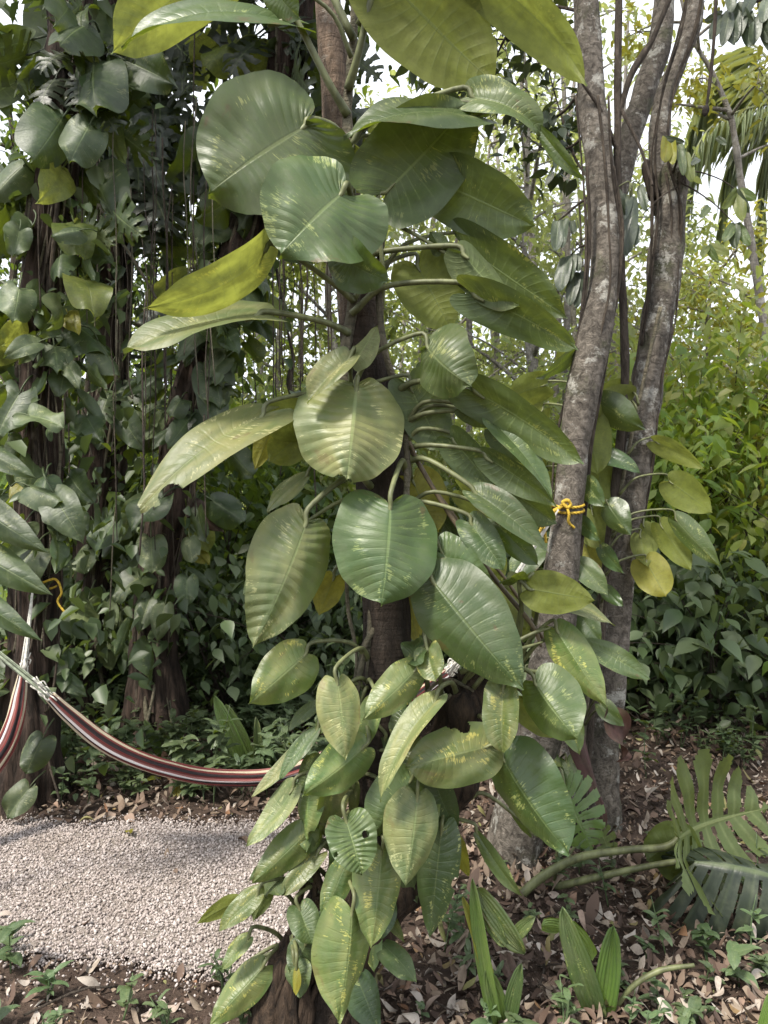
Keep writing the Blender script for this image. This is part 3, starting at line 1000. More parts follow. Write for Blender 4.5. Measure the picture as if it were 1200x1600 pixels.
    lf(428, 662, 398, 735, 40, 660, 170, 'o', 'leaf_yellow', dA=.08, dT=.1)
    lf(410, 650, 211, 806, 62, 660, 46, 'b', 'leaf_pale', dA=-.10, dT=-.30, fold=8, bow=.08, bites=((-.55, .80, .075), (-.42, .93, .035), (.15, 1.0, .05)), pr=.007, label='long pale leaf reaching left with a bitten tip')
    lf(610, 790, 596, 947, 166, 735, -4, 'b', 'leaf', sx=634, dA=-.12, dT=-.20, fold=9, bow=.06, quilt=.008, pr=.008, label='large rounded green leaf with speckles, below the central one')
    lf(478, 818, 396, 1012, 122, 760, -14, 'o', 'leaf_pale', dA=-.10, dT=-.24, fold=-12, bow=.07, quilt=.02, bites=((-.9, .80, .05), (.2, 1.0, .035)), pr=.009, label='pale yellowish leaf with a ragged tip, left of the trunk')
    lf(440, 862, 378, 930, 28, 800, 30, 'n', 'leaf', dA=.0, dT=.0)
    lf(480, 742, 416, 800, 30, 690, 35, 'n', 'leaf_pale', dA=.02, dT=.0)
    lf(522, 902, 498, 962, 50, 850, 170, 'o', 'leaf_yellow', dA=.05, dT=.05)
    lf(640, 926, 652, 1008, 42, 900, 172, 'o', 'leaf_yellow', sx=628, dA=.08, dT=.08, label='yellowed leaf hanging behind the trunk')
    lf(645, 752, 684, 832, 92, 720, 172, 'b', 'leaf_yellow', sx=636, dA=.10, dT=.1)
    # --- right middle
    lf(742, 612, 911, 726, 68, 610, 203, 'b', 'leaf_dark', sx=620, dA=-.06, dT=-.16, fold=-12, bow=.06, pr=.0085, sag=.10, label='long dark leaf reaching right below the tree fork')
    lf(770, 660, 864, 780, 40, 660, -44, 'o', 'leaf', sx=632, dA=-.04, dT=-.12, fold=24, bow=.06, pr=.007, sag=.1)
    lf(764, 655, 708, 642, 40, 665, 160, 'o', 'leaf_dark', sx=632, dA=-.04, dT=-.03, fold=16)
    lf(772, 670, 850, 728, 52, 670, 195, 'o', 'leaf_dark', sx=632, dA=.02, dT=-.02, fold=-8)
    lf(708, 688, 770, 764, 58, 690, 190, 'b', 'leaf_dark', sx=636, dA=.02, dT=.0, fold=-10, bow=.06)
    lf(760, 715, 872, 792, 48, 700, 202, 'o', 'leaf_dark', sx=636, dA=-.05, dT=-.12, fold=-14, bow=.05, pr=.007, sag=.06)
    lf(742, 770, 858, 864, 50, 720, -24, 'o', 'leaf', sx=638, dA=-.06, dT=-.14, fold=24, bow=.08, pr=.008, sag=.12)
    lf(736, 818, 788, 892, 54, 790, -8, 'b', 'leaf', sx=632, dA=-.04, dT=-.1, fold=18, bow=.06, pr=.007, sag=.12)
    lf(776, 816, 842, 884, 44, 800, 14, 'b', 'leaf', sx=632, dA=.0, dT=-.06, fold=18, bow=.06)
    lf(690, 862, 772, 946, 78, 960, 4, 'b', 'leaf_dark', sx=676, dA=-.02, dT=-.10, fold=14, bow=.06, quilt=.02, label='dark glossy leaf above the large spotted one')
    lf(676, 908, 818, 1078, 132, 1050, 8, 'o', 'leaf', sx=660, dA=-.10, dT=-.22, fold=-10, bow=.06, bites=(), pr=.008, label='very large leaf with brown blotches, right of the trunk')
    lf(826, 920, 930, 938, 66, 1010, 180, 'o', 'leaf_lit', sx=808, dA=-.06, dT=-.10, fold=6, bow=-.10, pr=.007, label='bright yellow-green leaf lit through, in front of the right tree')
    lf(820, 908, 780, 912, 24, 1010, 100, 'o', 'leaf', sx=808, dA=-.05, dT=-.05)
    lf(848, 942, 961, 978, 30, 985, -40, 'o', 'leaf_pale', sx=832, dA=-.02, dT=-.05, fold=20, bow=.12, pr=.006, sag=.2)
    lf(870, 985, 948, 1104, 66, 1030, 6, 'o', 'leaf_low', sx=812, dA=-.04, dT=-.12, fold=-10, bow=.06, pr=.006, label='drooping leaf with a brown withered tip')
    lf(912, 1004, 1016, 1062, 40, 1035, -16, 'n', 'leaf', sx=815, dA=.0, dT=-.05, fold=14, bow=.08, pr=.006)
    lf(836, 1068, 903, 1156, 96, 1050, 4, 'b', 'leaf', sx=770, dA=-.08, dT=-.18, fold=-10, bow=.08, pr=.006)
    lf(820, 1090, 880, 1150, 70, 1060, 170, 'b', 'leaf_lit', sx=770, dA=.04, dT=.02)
    # a bare side stem that carries the right hand leaves
    mb = MB()
    tube(mb, [P(640, 700, Y0 + .06), P(700, 800, Y0 + .05), P(770, 900, Y0 + .03), P(830, 975, Y0 + .0), P(846, 1010, Y0)], [.007, .007, .007, .006, .004], 8, 50, rough=.25, seed=31)
    part('side_stem', mb, M['petiole_brown'], t)
    for a, b, c, d in ((730, 1060, 808, 1015), (740, 1075, 832, 990), (720, 1050, 838, 1050)):
        mb = MB()
        tube(mb, [P(a, b, Y0 + .02), P((a + c) / 2, (b + d) / 2 - 14, Y0 - .02), P(c, d, Y0 - .03), P(c + 40, d - 12, Y0 - .02)], [.008, .007, .006, .003], 8, 26, rough=.2, seed=int(a))
        part('side_stem', mb, M['petiole'], t)
    # --- lower left
    LL = dict(mat='leaf_low')
    lf(478, 1022, 388, 1100, 84, 1035, 4, 'o', dA=-.06, dT=-.14, fold=-10, bow=.06, **LL)
    lf(527, 1066, 540, 1188, 66, 1030, 0, 'o', 'leaf_pale', dA=-.14, dT=-.20, fold=-14, bow=.05)
    lf(650, 1046, 567, 1126, 62, 1020, -6, 'o', sx=668, dA=-.10, dT=-.17, fold=-6, bow=.06, **LL)
    lf(668, 1016, 682, 1066, 46, 1090, 10, 'b', sx=690, dA=-.10, dT=-.16, fold=16, **LL)
    lf(664, 1010, 632, 1040, 40, 1080, 70, 'o', 'leaf_dark', sx=668, dA=-.04, dT=-.04)
    lf(680, 1096, 592, 1252, 44, 1090, 36, 'o', 'leaf_pale', sx=715, dA=-.12, dT=-.22, fold=26, bow=.10, pr=.007, curl=.05, label='narrow folded leaf with a brown scar')
    lf(762, 1166, 632, 1200, 92, 1130, -10, 'b', sx=745, dA=-.12, dT=-.20, fold=-8, bow=.04, bites=((.85, .18, .09), (.98, .30, .05)), label='torn leaf with a bright variegated edge', **LL)
    lf(786, 1078, 786, 1180, 60, 1075, 0, 'b', sx=720, dA=-.14, dT=-.19, fold=28, bow=.06, label='small folded leaf splashed with cream', **LL)
    lf(668, 1190, 650, 1216, 60, 1150, 10, 'o', 'leaf_dark', sx=700, dA=-.06, dT=-.08)
    lf(786, 1186, 891, 1336, 108, 1180, 8, 'o', 'leaf_dark', sx=735, dA=-.06, dT=-.18, fold=10, bow=.06, label='dark glossy leaf with a variegated tip, low on the right')
    lf(568, 1168, 472, 1244, 74, 1130, -6, 'o', dA=-.10, dT=-.17, fold=-10, bow=.06, **LL)
    lf(484, 1226, 480, 1314, 44, 1200, 12, 'o', dA=-.04, dT=-.07, bites=((-.3, .9, .08),), **LL)
    lf(502, 1188, 470, 1240, 50, 1180, 175, 'o', 'leaf_dark', dA=-.02, dT=-.03)
    lf(458, 1232, 383, 1322, 40, 1220, 30, 'o', 'leaf_pale', dA=-.05, dT=-.12, fold=14, bow=-.10)
    lf(482, 1298, 392, 1382, 56, 1320, -6, 'o', dA=-.05, dT=-.10, fold=-10, bow=.06, **LL)
    lf(462, 1322, 388, 1378, 40, 1330, -10, 'o', 'leaf', dA=.0, dT=-.03)
    lf(541, 1284, 566, 1368, 74, 1260, 6, 'b', 'leaf', dA=-.18, dT=-.24, fold=20, bow=.10, quilt=.035, ripple=.05, bites=((-.55, .35, .07), (.8, .5, .05)), label='crinkled leaf with a hole chewed in it')
    lf(652, 1246, 634, 1386, 82, 1190, -4, 'o', 'leaf_pale', sx=672, dA=-.16, dT=-.22, fold=9, bow=.04, label='clean pale leaf with a bright midrib, low at the centre')
    lf(643, 1218, 574, 1314, 78, 1190, -6, 'o', 'leaf', sx=660, dA=-.10, dT=-.14, fold=-10, bow=.05)
    lf(596, 1330, 580, 1482, 76, 1290, -2, 'o', sx=566, dA=-.13, dT=-.20, fold=-10, bow=.04, **LL)
    lf(690, 1296, 672, 1466, 70, 1260, 6, 'o', 'leaf_dark', sx=694, dA=-.05, dT=-.08, fold=-8, bow=.02, bites=((-.95, .48, .06),))
    lf(550, 1424, 528, 1598, 86, 1370, -6, 'o', sx=528, dA=-.18, dT=-.26, fold=-9, bow=.05, label='large leaf with a yellow left half at the foot of the vine', **LL)
    lf(540, 1350, 502, 1436, 42, 1320, -14, 'o', dA=-.12, dT=-.17, fold=-10, **LL)
    lf(468, 1420, 488, 1476, 48, 1390, 6, 'b', 'leaf', dA=-.10, dT=-.14, fold=16)
    lf(510, 1420, 490, 1470, 44, 1400, 10, 'o', 'leaf_dark', dA=-.06, dT=-.1)
    lf(410, 1512, 326, 1604, 58, 1480, -4, 'o', sx=450, dA=-.06, dT=-.12, fold=-12, bow=.05, **LL)
    lf(380, 1520, 334, 1600, 36, 1480, 12, 'o', sx=450, dA=-.02, dT=-.06, **LL)
    lf(402, 1398, 340, 1456, 34, 1400, 20, 'o', sx=500, dA=-.08, dT=-.12, fold=16, **LL)
    lf(372, 1408, 307, 1444, 26, 1400, 150, 'o', 'leaf_lit', sx=500, dA=-.04, dT=-.08)
    lf(388, 1466, 346, 1516, 26, 1480, 24, 'o', sx=450, dA=-.06, dT=-.1, fold=18, **LL)
    lf(418, 1392, 396, 1440, 30, 1430, 160, 'o', 'leaf', sx=470, dA=-.02, dT=-.04)
    lf(470, 1330, 500, 1380, 44, 1340, 160, 'o', 'leaf_dark', dA=-.03, dT=-.04)
    lf(440, 1372, 412, 1400, 34, 1370, 60, 'o', 'leaf', dA=-.04, dT=-.06)
    lf(460, 1505, 470, 1560, 40, 1470, 10, 'o', 'leaf', sx=455, dA=-.10, dT=-.13)
    lf(478, 1475, 452, 1520, 46, 1450, -4, 'o', 'leaf_dark', dA=-.08, dT=-.1)
    lf(463, 1512, 462, 1556, 14, 1470, 10, 'n', 'leaf_yellow', sx=458, dA=-.13, dT=-.15)
    lf(558, 1528, 592, 1616, 54, 1500, 4, 'o', 'leaf_dark', dA=-.08, dT=-.12)
    lf(497, 1138, 436, 1218, 26, 1120, 28, 'n', 'leaf', dA=-.04, dT=-.1, fold=16)
    lf(470, 1160, 392, 1245, 22, 1150, 34, 'n', 'leaf_pale', dA=-.02, dT=-.06, fold=16, bow=-.08)
    lf(500, 1096, 450, 1142, 22, 1080, 30, 'n', 'leaf', dA=.0, dT=-.04, fold=16)
    lf(640, 1112, 618, 1165, 60, 1090, 10, 'o', 'leaf_dark', sx=640, dA=.0, dT=.0)
    lf(745, 1300, 816, 1402, 26, 1290, 30, 'n', 'leaf', sx=680, dA=-.02, dT=-.06, fold=20)
    lf(710, 1300, 732, 1370, 26, 1290, 24, 'n', 'leaf_yellow', sx=690, dA=.05, dT=.04)
    lf(486, 1325, 478, 1380, 30, 1330, 10, 'o', 'leaf_low', dA=.0, dT=-.0)
    lf(560, 1335, 520, 1390, 44, 1310, -14, 'o', 'leaf_low', dA=-.08, dT=-.12)
    lf(830, 1300, 790, 1240, 30, 1250, 150, 'o', 'leaf', sx=730, dA=.05, dT=.05)
    rj = random.Random(23)
    for k in range(11):                  # further leaves behind, right of the trunk
        y = rj.uniform(560, 930)
        x = rj.uniform(655, 800)
        L = rj.uniform(70, 120)
        lf(x, y, x + rj.uniform(25, 85), y + L * rj.uniform(.5, .9), L * rj.uniform(.45, .65), None, rj.choice((190, 200, 175, 10, -20)) + rj.uniform(-15, 15), rj.choice('ob'),
           rj.choice(('leaf_dark', 'leaf_lit', 'leaf_lit', 'leaf')), dA=rj.uniform(.08, .22), dT=rj.uniform(.05, .22), fold=rj.uniform(-22, 14), nu=26, ns=6)
    # smaller leaves that thicken the skirt round the foot
    rj = random.Random(17)
    for k in range(34):
        y = rj.uniform(1060, 1560)
        c = float(np.interp(y, [1060, 1200, 1300, 1400, 1500, 1600], [610, 600, 585, 545, 500, 470]))
        x = c + rj.uniform(-115, 95) * float(np.interp(y, [1060, 1300, 1600], [.8, 1, .75]))
        L = rj.uniform(42, 92)
        dx = (x - c) * rj.uniform(.1, .7) + rj.uniform(-14, 14)
        lf(x, y, x + dx, y + L, L * rj.uniform(.42, .62), y - 30, rj.uniform(-30, 30), rj.choice('oobn'), rj.choice(('leaf', 'leaf_low', 'leaf_low', 'leaf_dark', 'leaf_pale')),
           dA=rj.uniform(-.06, .06), dT=rj.uniform(-.10, .02), fold=rj.uniform(-26, 24), nu=26, ns=6)
    return t


build_pothos()
#@@PART3


# ------------------------------------------------------------------ the two grey trees on the right
def px_tree(name, label, rows, Y, mat, cat='tree', n=120, sides=22, **kw):
    pts, rad = px_path(rows, Y)
    pts[-1][2] = -0.06
    base = np.array([pts[-1][0], pts[-1][1], 0])
    t = thing(name, label, cat, base)
    mb = MB()
    tube(mb, pts, rad, sides, n, **kw)
    part('trunk', mb, M[mat], t)
    return t


YL, YR = 3.2, 3.5
treeL = px_tree('tree', 'grey mottled tree with a yellow rope tied round its trunk', [
    (898, -160, 17, .3), (905, -60, 17, .28), (916, 0, 18, .26), (921, 80, 20, .24), (926, 170, 21, .2), (937, 250, 21, .17), (943, 330, 22, .14), (944, 430, 22, .1),
    (933, 500, 25, .07), (913, 600, 25, .04), (896, 700, 23, .02), (888, 787, 22, 0), (880, 870, 25, 0), (869, 973, 29, 0), (856, 1060, 32, 0), (842, 1150, 34, 0), (822, 1240, 38, 0), (806, 1310, 40, 0), (800, 1352, 50, 0)],
    YL, 'right_bark', rough=.14, seed=11, lobes=5, lobe_amp=.10)
treeR = px_tree('tree', 'grey mottled tree with a broken top and a vine-wrapped branch', [
    (1053, 262, 19, .02), (1052, 274, 22, .02), (1049, 300, 22, .02), (1047, 335, 21, .02), (1043, 372, 24, .02), (1036, 440, 25, .01), (1027, 507, 24, 0), (1011, 601, 23, 0), (995, 703, 26, 0), (981, 804, 23, 0), (967, 905, 23, 0),
    (959, 1007, 22, 0), (950, 1100, 24, 0), (938, 1190, 27, 0), (930, 1250, 34, 0), (926, 1298, 54, 0)], YR, 'right_bark', rough=.22, seed=14, lobes=4, lobe_amp=.08, freq=8)


def px_tube(parent, name, rows, Y, mat, **kw):
    p, r = px_path(rows, Y)
    mb = MB()
    tube(mb, p, r, **kw)
    return part(name, mb, M[mat], parent)


for k, rows in enumerate([
        [(1036, 330, 15, .06), (1030, 270, 14, .08), (1030, 210, 14, .1), (1040, 150, 14, .12), (1058, 100, 14, .15), (1075, 50, 14, .18), (1086, 0, 13, .2), (1098, -90, 12, .24)],
        [(1024, 310, 9, .0), (1011, 266, 8, .0), (1012, 252, 6, .0)],
        [(1062, 290, 10, -.02), (1064, 258, 8, -.03), (1061, 242, 5, -.03)]]):
    px_tube(treeR, 'branch', rows, YR, 'right_bark' if k == 0 else 'dark_bark', sides=14, n=60 if k == 0 else 12, rough=.3, seed=40 + k, lobes=4, lobe_amp=.25)
rng_ = random.Random(8)
for k in range(6):                       # woody climber strands on the right tree
    off = (-19, 21, 17, -23, 23, 8)[k]
    ys = [-60, 40, 140, 240, 330, 430, 540, 660, 800, 960][:rng_.randint(6, 10)]
    if k > 3:
        ys = [270, 340, 420, 500, 600, 720, 860][:rng_.randint(4, 7)]
    cx = lambda y: float(np.interp(y, [-90, 50, 150, 210, 330, 507, 703, 905, 1007], [1098, 1075, 1042, 1030, 1043, 1027, 995, 967, 959]))
    px_tube(treeR, 'climbing_root', [(cx(y) + off * (0.5 if y < 250 else 1) + rng_.uniform(-5, 5), y, rng_.uniform(1.4, 2.8), -.045 + rng_.uniform(-.01, .01)) for y in ys],
            YR, 'root', sides=7, n=50, rough=.3, seed=60 + k)
for k in range(5):
    off = (-25, -22, 22, 26, 10)[k] 
    ys = [150, 260, 360, 450, 560, 690, 800, 930][k % 2:7 + k % 2]
    cx = lambda y: float(np.interp(y, [0, 170, 330, 430, 500, 600, 700, 870, 973], [916, 926, 943, 944, 933, 913, 896, 880, 869]))
    px_tube(treeL, 'climbing_root', [(cx(y) + off + rng_.uniform(-4, 4), y, rng_.uniform(1.5, 3.0), .05 - .06 * (abs(off) < 20)) for y in ys], YL, 'root', sides=7, n=50, rough=.3, seed=80 + k)
third = px_tree('tree', 'leaning grey trunk rising behind the roped tree and the broken one', [
    (1046, -100, 15, .5), (1038, 0, 15, .5), (1030, 70, 17, .48), (1005, 150, 17, .45), (984, 215, 17, .42), (970, 280, 16, .4), (954, 350, 16, .38), (944, 450, 16, .36), (918, 600, 17, .34),
    (895, 800, 18, .32), (880, 1000, 20, .3), (868, 1180, 24, .28), (860, 1290, 40, .28)], YR, 'right_bark', rough=.15, seed=18, lobes=4, lobe_amp=.1)
sap = px_tree('sapling', 'thin dark sapling between the two grey trees', [
    (968, -60, 5, -.1), (966, 60, 6, -.1), (965, 180, 6, -.1), (965, 280, 6, -.1), (970, 400, 6.5, -.1), (976, 540, 6.5, -.1), (975, 620, 7, -.1), (962, 760, 8, -.1), (940, 960, 9, -.1), (915, 1180, 10, -.1), (902, 1300, 13, -.1)],
    YR, 'twig', sides=10, rough=.2, seed=22)
for k, rows in enumerate([[(967, 180, 4, -.1), (985, 120, 5, -.12), (1005, 85, 5, -.13), (1020, 60, 4, -.14), (1050, -10, 4, -.15)], [(966, 240, 3, -.1), (940, 175, 3, -.16), (905, 120, 3, -.2), (880, 60, 2.5, -.2)],
                          [(968, 165, 3, -.1), (1000, 230, 2.5, -.16), (1020, 290, 2, -.18)]]):
    px_tube(sap, 'branch', rows, YR, 'twig', sides=8, n=40, rough=.2, seed=k)


def strap_leaf(t, ax, ay, tx, ty, W, Y, roll=0, mat='vine_leaf', kind='s', **kw):
    return px_leaf(t, ax, ay, tx, ty, W, Y, 0, kw.pop('dT', -.04), roll, kind, mat, nu=24, ns=5, **kw)


M['droop'] = leaf_mat('drooping_leaf', (0.040, 0.056, 0.036), (0.065, 0.082, 0.050), (0.09, 0.105, 0.07), trans=0.15, rough=.4, nveins=9, tcol=(.15, .2, .04))
for a in [(980, 305, 965, 352, 24), (985, 308, 978, 400, 26), (983, 325, 960, 415, 20), (987, 350, 993, 384, 22), (975, 372, 948, 412, 14), (962, 300, 975, 338, 22), (1000, 290, 1010, 330, 14)]:
    strap_leaf(sap, *a, YR - .15, roll=rng_.uniform(-25, 25), mat='droop', sx=985, sy=290, pr=.003)

# climbing vine on the grey trees
def build_right_vine():
    base = P(905, 1290, YL + .1)
    base[2] = 0
    t = thing('climbing_vine', 'climbing vine with lit green leaves on the two grey trees', 'vine', base)
    mb = MB()
    tube(mb, [P(x, y, YR - .12) for x, y in ((1032, 480), (1000, 620), (975, 740), (952, 860), (935, 980), (915, 1120), (905, 1290))], .009, 9, 80, rough=.25, seed=3)
    part('stem', mb, M['vine_stem'], t)
    mb = MB()
    tube(mb, [P(x, y, YL + .10) for x, y in ((915, 560), (905, 660), (912, 780), (905, 880), (888, 1000), (862, 1150), (845, 1290))], .009, 9, 80, rough=.25, seed=4)
    part('stem', mb, M['vine_stem'], t)

    def lf(ax, ay, tx, ty, W, roll=0, mat='vine_leaf', kind='o', st='R', dA=0, **kw):
        Y = YR - .16 if st == 'R' else YL + .05
        sx = float(np.interp(ay + 20, [480, 620, 740, 860, 980, 1120, 1290], [1032, 1000, 975, 952, 935, 915, 905])) if st == 'R' else float(np.interp(ay + 20, [560, 660, 780, 880, 1000, 1150], [915, 905, 912, 905, 888, 862]))
        return px_leaf(t, ax, ay, tx, ty, W, Y, dA, dA - .08, roll, kind, mat, sx=sx, sy=ay + 20, sd=.03, pr=.005, nu=30, ns=6, **kw)
    lf(935, 628, 1008, 672, 52, 18, 'leaf_dark', fold=-14, bow=.08)
    lf(938, 709, 1001, 740, 30, -30, 'leaf_dark', fold=14, bow=.1)
    lf(918, 652, 934, 742, 66, 176, 'leaf_lit', 'b', 'L', dA=.1)
    lf(985, 628, 930, 640, 62, 170, 'leaf_lit', 'b', dA=.05)
    lf(975, 612, 920, 622, 40, 150, 'leaf_lit', 'b', dA=.1)
    lf(1024, 690, 1099, 733, 34, 200, 'leaf_lit', dA=.05, fold=-14, bow=.1)
    lf(1046, 752, 1113, 802, 56, 188, 'leaf_lit', dA=.0, fold=-6, bow=.06, label='yellow-green leaf lit from behind, right of the broken tree')
    lf(1056, 812, 1126, 886, 38, 12, 'leaf', dA=-.06, fold=-14)
    lf(1032, 820, 1080, 892, 46, 186, 'leaf_lit', dA=.03)
    lf(1010, 878, 1041, 932, 58, 178, 'leaf_yellow', 'b', dA=.0, label='yellowing leaf low on the broken tree')
    lf(1000, 836, 1012, 886, 34, 170, 'leaf_lit', dA=.06)
    lf(1005, 820, 1022, 868, 36, 175, 'leaf_lit', dA=.1)
    lf(950, 788, 985, 836, 44, 16, 'leaf_dark', dA=-.05, fold=-12)
    lf(914, 752, 945, 792, 36, 20, 'leaf_dark', st='L', dA=-.02)
    lf(905, 812, 938, 846, 26, 20, 'leaf_dark', st='L')
    lf(906, 880, 950, 930, 40, -10, 'leaf', st='L', dA=-.04, fold=14)
    lf(940, 856, 974, 896, 26, 24, 'leaf_dark')
    lf(944, 920, 975, 948, 24, 10, 'leaf_dark')
    lf(905, 958, 940, 1006, 40, 6, 'leaf', st='L', dA=-.02)
    lf(930, 700, 945, 790, 60, 172, 'leaf_lit', 'b', 'L', dA=.2)
    lf(925, 800, 940, 860, 60, 176, 'leaf_lit', 'b', 'L', dA=.25)
    lf(915, 850, 935, 905, 50, 176, 'leaf_yellow', 'b', 'L', dA=.3)
    lf(896, 552, 838, 592, 22, -46, 'leaf', st='L', dA=.0)
    lf(850, 602, 792, 622, 54, 164, 'leaf_lit', 'b', 'L', dA=.1)
    lf(848, 640, 808, 690, 40, 172, 'leaf_lit', st='L', dA=.12)
    lf(880, 570, 892, 520, 30, 20, 'leaf_lit', st='L', dA=.1)
    lf(838, 700, 780, 740, 52, 168, 'leaf_lit', 'b', 'L', dA=.15)
    lf(845, 740, 775, 790, 56, 172, 'leaf_lit', 'b', 'L', dA=.2)
    lf(850, 780, 800, 850, 44, 170, 'leaf_lit', 'b', 'L', dA=.2)
    lf(842, 850, 800, 905, 50, 20, 'leaf', 'b', 'L', dA=.1)
    lf(835, 900, 785, 960, 50, 10, 'leaf', 'b', 'L', dA=.1)
    lf(848, 950, 800, 1000, 44, 172, 'leaf_lit', 'b', 'L', dA=.15)
    lf(955, 1112, 972, 1190, 38, -20, 'leaf_dead', kind='o', dA=-.1, ripple=.16, fold=30, twist=.8, label='withered red-brown leaf on the broken tree')
    lf(896, 1130, 945, 1292, 32, -14, 'leaf_dead', kind='o', st='L', dA=-.12, ripple=.12, fold=-30, twist=.5, label='long withered purple-brown leaf')
    lf(884, 1106, 906, 1180, 40, 10, 'leaf_low', st='L', dA=-.16)
    lf(938, 1100, 975, 1135, 30, 10, 'leaf', dA=-.1)
    lf(822, 1050, 800, 1110, 30, 10, 'leaf', st='L', dA=.0)
    lf(862, 1178, 812, 1192, 52, 30, 'leaf_low', 'b', 'L', dA=-.1, ripple=.07)
    lf(885, 1190, 900, 1240, 44, 10, 'leaf', 'b', 'L', dA=-.1)
    return t


build_right_vine()


# yellow rope round the left of the grey trees
def build_rope():
    c = P(886, 792, YL)
    t = thing('rope', 'yellow rope knotted round the grey tree trunk', 'rope', c)
    r = 24 / F * YL
    my = plain_mat('yellow_rope_fibre', (0.50, 0.335, 0.035), .7, .35, 120, (1, 1, 1), .5)
    M['rope'] = my

    def twisted(name, pts, rad, lab=None):
        p = spline(np.asarray(pts, float), 80)
        mb = MB()
        tg = np.gradient(p, axis=0)
        tg /= np.linalg.norm(tg, axis=1)[:, None]
        for q in range(3):
            ph = np.arange(80) * .75 + q * 2.094
            a = np.cross(tg, [0.3, 1, .2])
            a /= np.linalg.norm(a, axis=1)[:, None]
            b = np.cross(tg, a)
            tube(mb, p + rad * .55 * (np.cos(ph)[:, None] * a + np.sin(ph)[:, None] * b), rad * .6, 6, 160)
        part(name, mb, my, t)
    for dz in (-.012, .012):
        twisted('loop', [c + np.array([r * math.cos(a) * 1.06, r * math.sin(a) * 1.06, dz + .015 * math.sin(a)]) for a in np.linspace(0, 6.4, 14)], .0055)
    k = P(884, 788, YL - .075)
    twisted('knot', [k + np.array(v) * .0145 for v in ((-1.4, 0, -.5), (0, -.5, 1.1), (1.4, 0, 0), (.2, -.9, -1.0), (-1, -.4, .6), (.6, -.2, 1.2), (1.6, .3, -.4))], .006)
    twisted('tail', [k, k + np.array([.008, -.02, -.04]), k + np.array([.01, -.01, -.075]), k + np.array([.036, 0, -.10])], .0055)
    twisted('tail', [k, P(862, 800, YL - .07), P(852, 822, YL - .06), P(853, 848, YL - .05)], .0055)
    twisted('tail', [k, P(858, 806, YL - .08), P(842, 832, YL - .08), P(832, 850, YL - .08)], .0055)


build_rope()


# ------------------------------------------------------------------ hammocks
def hammock_mat(name, stops):
    t = NT(name)
    uv = t.n('UVMap')
    uv.uv_map = 'UVMap'
    sep = t.n('SeparateXYZ')
    t.l(uv.outputs[0], sep.inputs[0])
    nz = t.noise(t.obj(), 6, 2)
    x = t.math('FRACT', t.math('ADD', t.math('MULTIPLY_ADD', sep.outputs[0], 2.0, -0.02), t.math('MULTIPLY', nz, .06)))
    nd = t.n('ValToRGB')
    nd.color_ramp.interpolation = 'CONSTANT'
    cr = nd.color_ramp
    cr.elements.remove(cr.elements[-1])
    cr.elements[0].position, cr.elements[0].color = stops[0][0], (*stops[0][1], 1)
    for p_, c_ in stops[1:]:
        cr.elements.new(p_).color = (*c_, 1)
    t.l(x, nd.inputs[0])
    wv = t.math('PINGPONG', t.math('MULTIPLY', sep.outputs[1], 260.0), .5)
    wv2 = t.math('PINGPONG', t.math('MULTIPLY', sep.outputs[0], 110.0), .5)
    col = t.mix(t.math('MULTIPLY', t.noise(t.obj(), 60, 3), .22), nd.outputs[0], (0.12, 0.09, 0.08))
    return t.finish(t.pbsdf(col, .9, t.bump(t.math('ADD', wv, wv2), .5, .004), .15))


MAR, CRE, BLK, PNK, WHT = (.15, .030, .028), (.50, .43, .31), (.020, .016, .018), (.25, .10, .09), (.60, .56, .55)
M['ham'] = hammock_mat('striped_hammock_cloth', [(0, CRE), (.14, MAR), (.20, BLK), (.34, MAR), (.40, PNK), (.48, WHT), (.56, BLK), (.64, MAR), (.70, CRE), (.78, BLK), (.86, PNK), (.93, MAR)])
M['cord'] = plain_mat('hammock_cord', (.34, .38, .28), .85, .3, 60)
M['cord_white'] = plain_mat('white_hammock_cord', (.60, .58, .52), .85, .25, 60)


def build_hammock(label, body, ends, base, cordmats, seed):
    t = thing('hammock', label, 'hammock', base)
    p = np.array([P(a, b, Y) for a, b, Y, r in body])
    r = np.array([.8 * q[3] / F * q[2] for q in body])
    mb = MB()
    tube(mb, p, r, 44, 120, rough=.10, seed=seed, lobes=10, lobe_amp=.30, freq=3)
    part('cloth', mb, M['ham'], t)
    rs = random.Random(seed)
    for (end_i, anchor), cm in zip(ends, cordmats):
        e = p[end_i]
        a = P(*anchor)
        mb = MB()
        for k in range(14):
            o1 = np.array([rs.uniform(-1, 1), rs.uniform(-1, 1), rs.uniform(-1, 1)]) * r[end_i] * .8
            mid = (e + a) / 2 + o1 * .55 + np.array([0, 0, -.01])
            tube(mb, [e + o1, mid, a + o1 * .1], .0032, 5, 10)
        part('cords', mb, M[cm], t)
        mb = MB()
        for k in range(26):             # knotted fringe where the cords meet the cloth
            o1 = np.array([rs.uniform(-1, 1), rs.uniform(-1, 1), rs.uniform(-1, 1)]) * r[end_i]
            d = (a - e) / np.linalg.norm(a - e)
            q = e + o1 + d * rs.uniform(-.03, .04)
            tube(mb, [q, q + d * .02 + o1 * .2, q + d * .03 - o1 * .3, q + d * .055], .0028, 5, 9)
        part('fringe', mb, M['cord_white' if k % 2 else 'ham'], t)
    return t


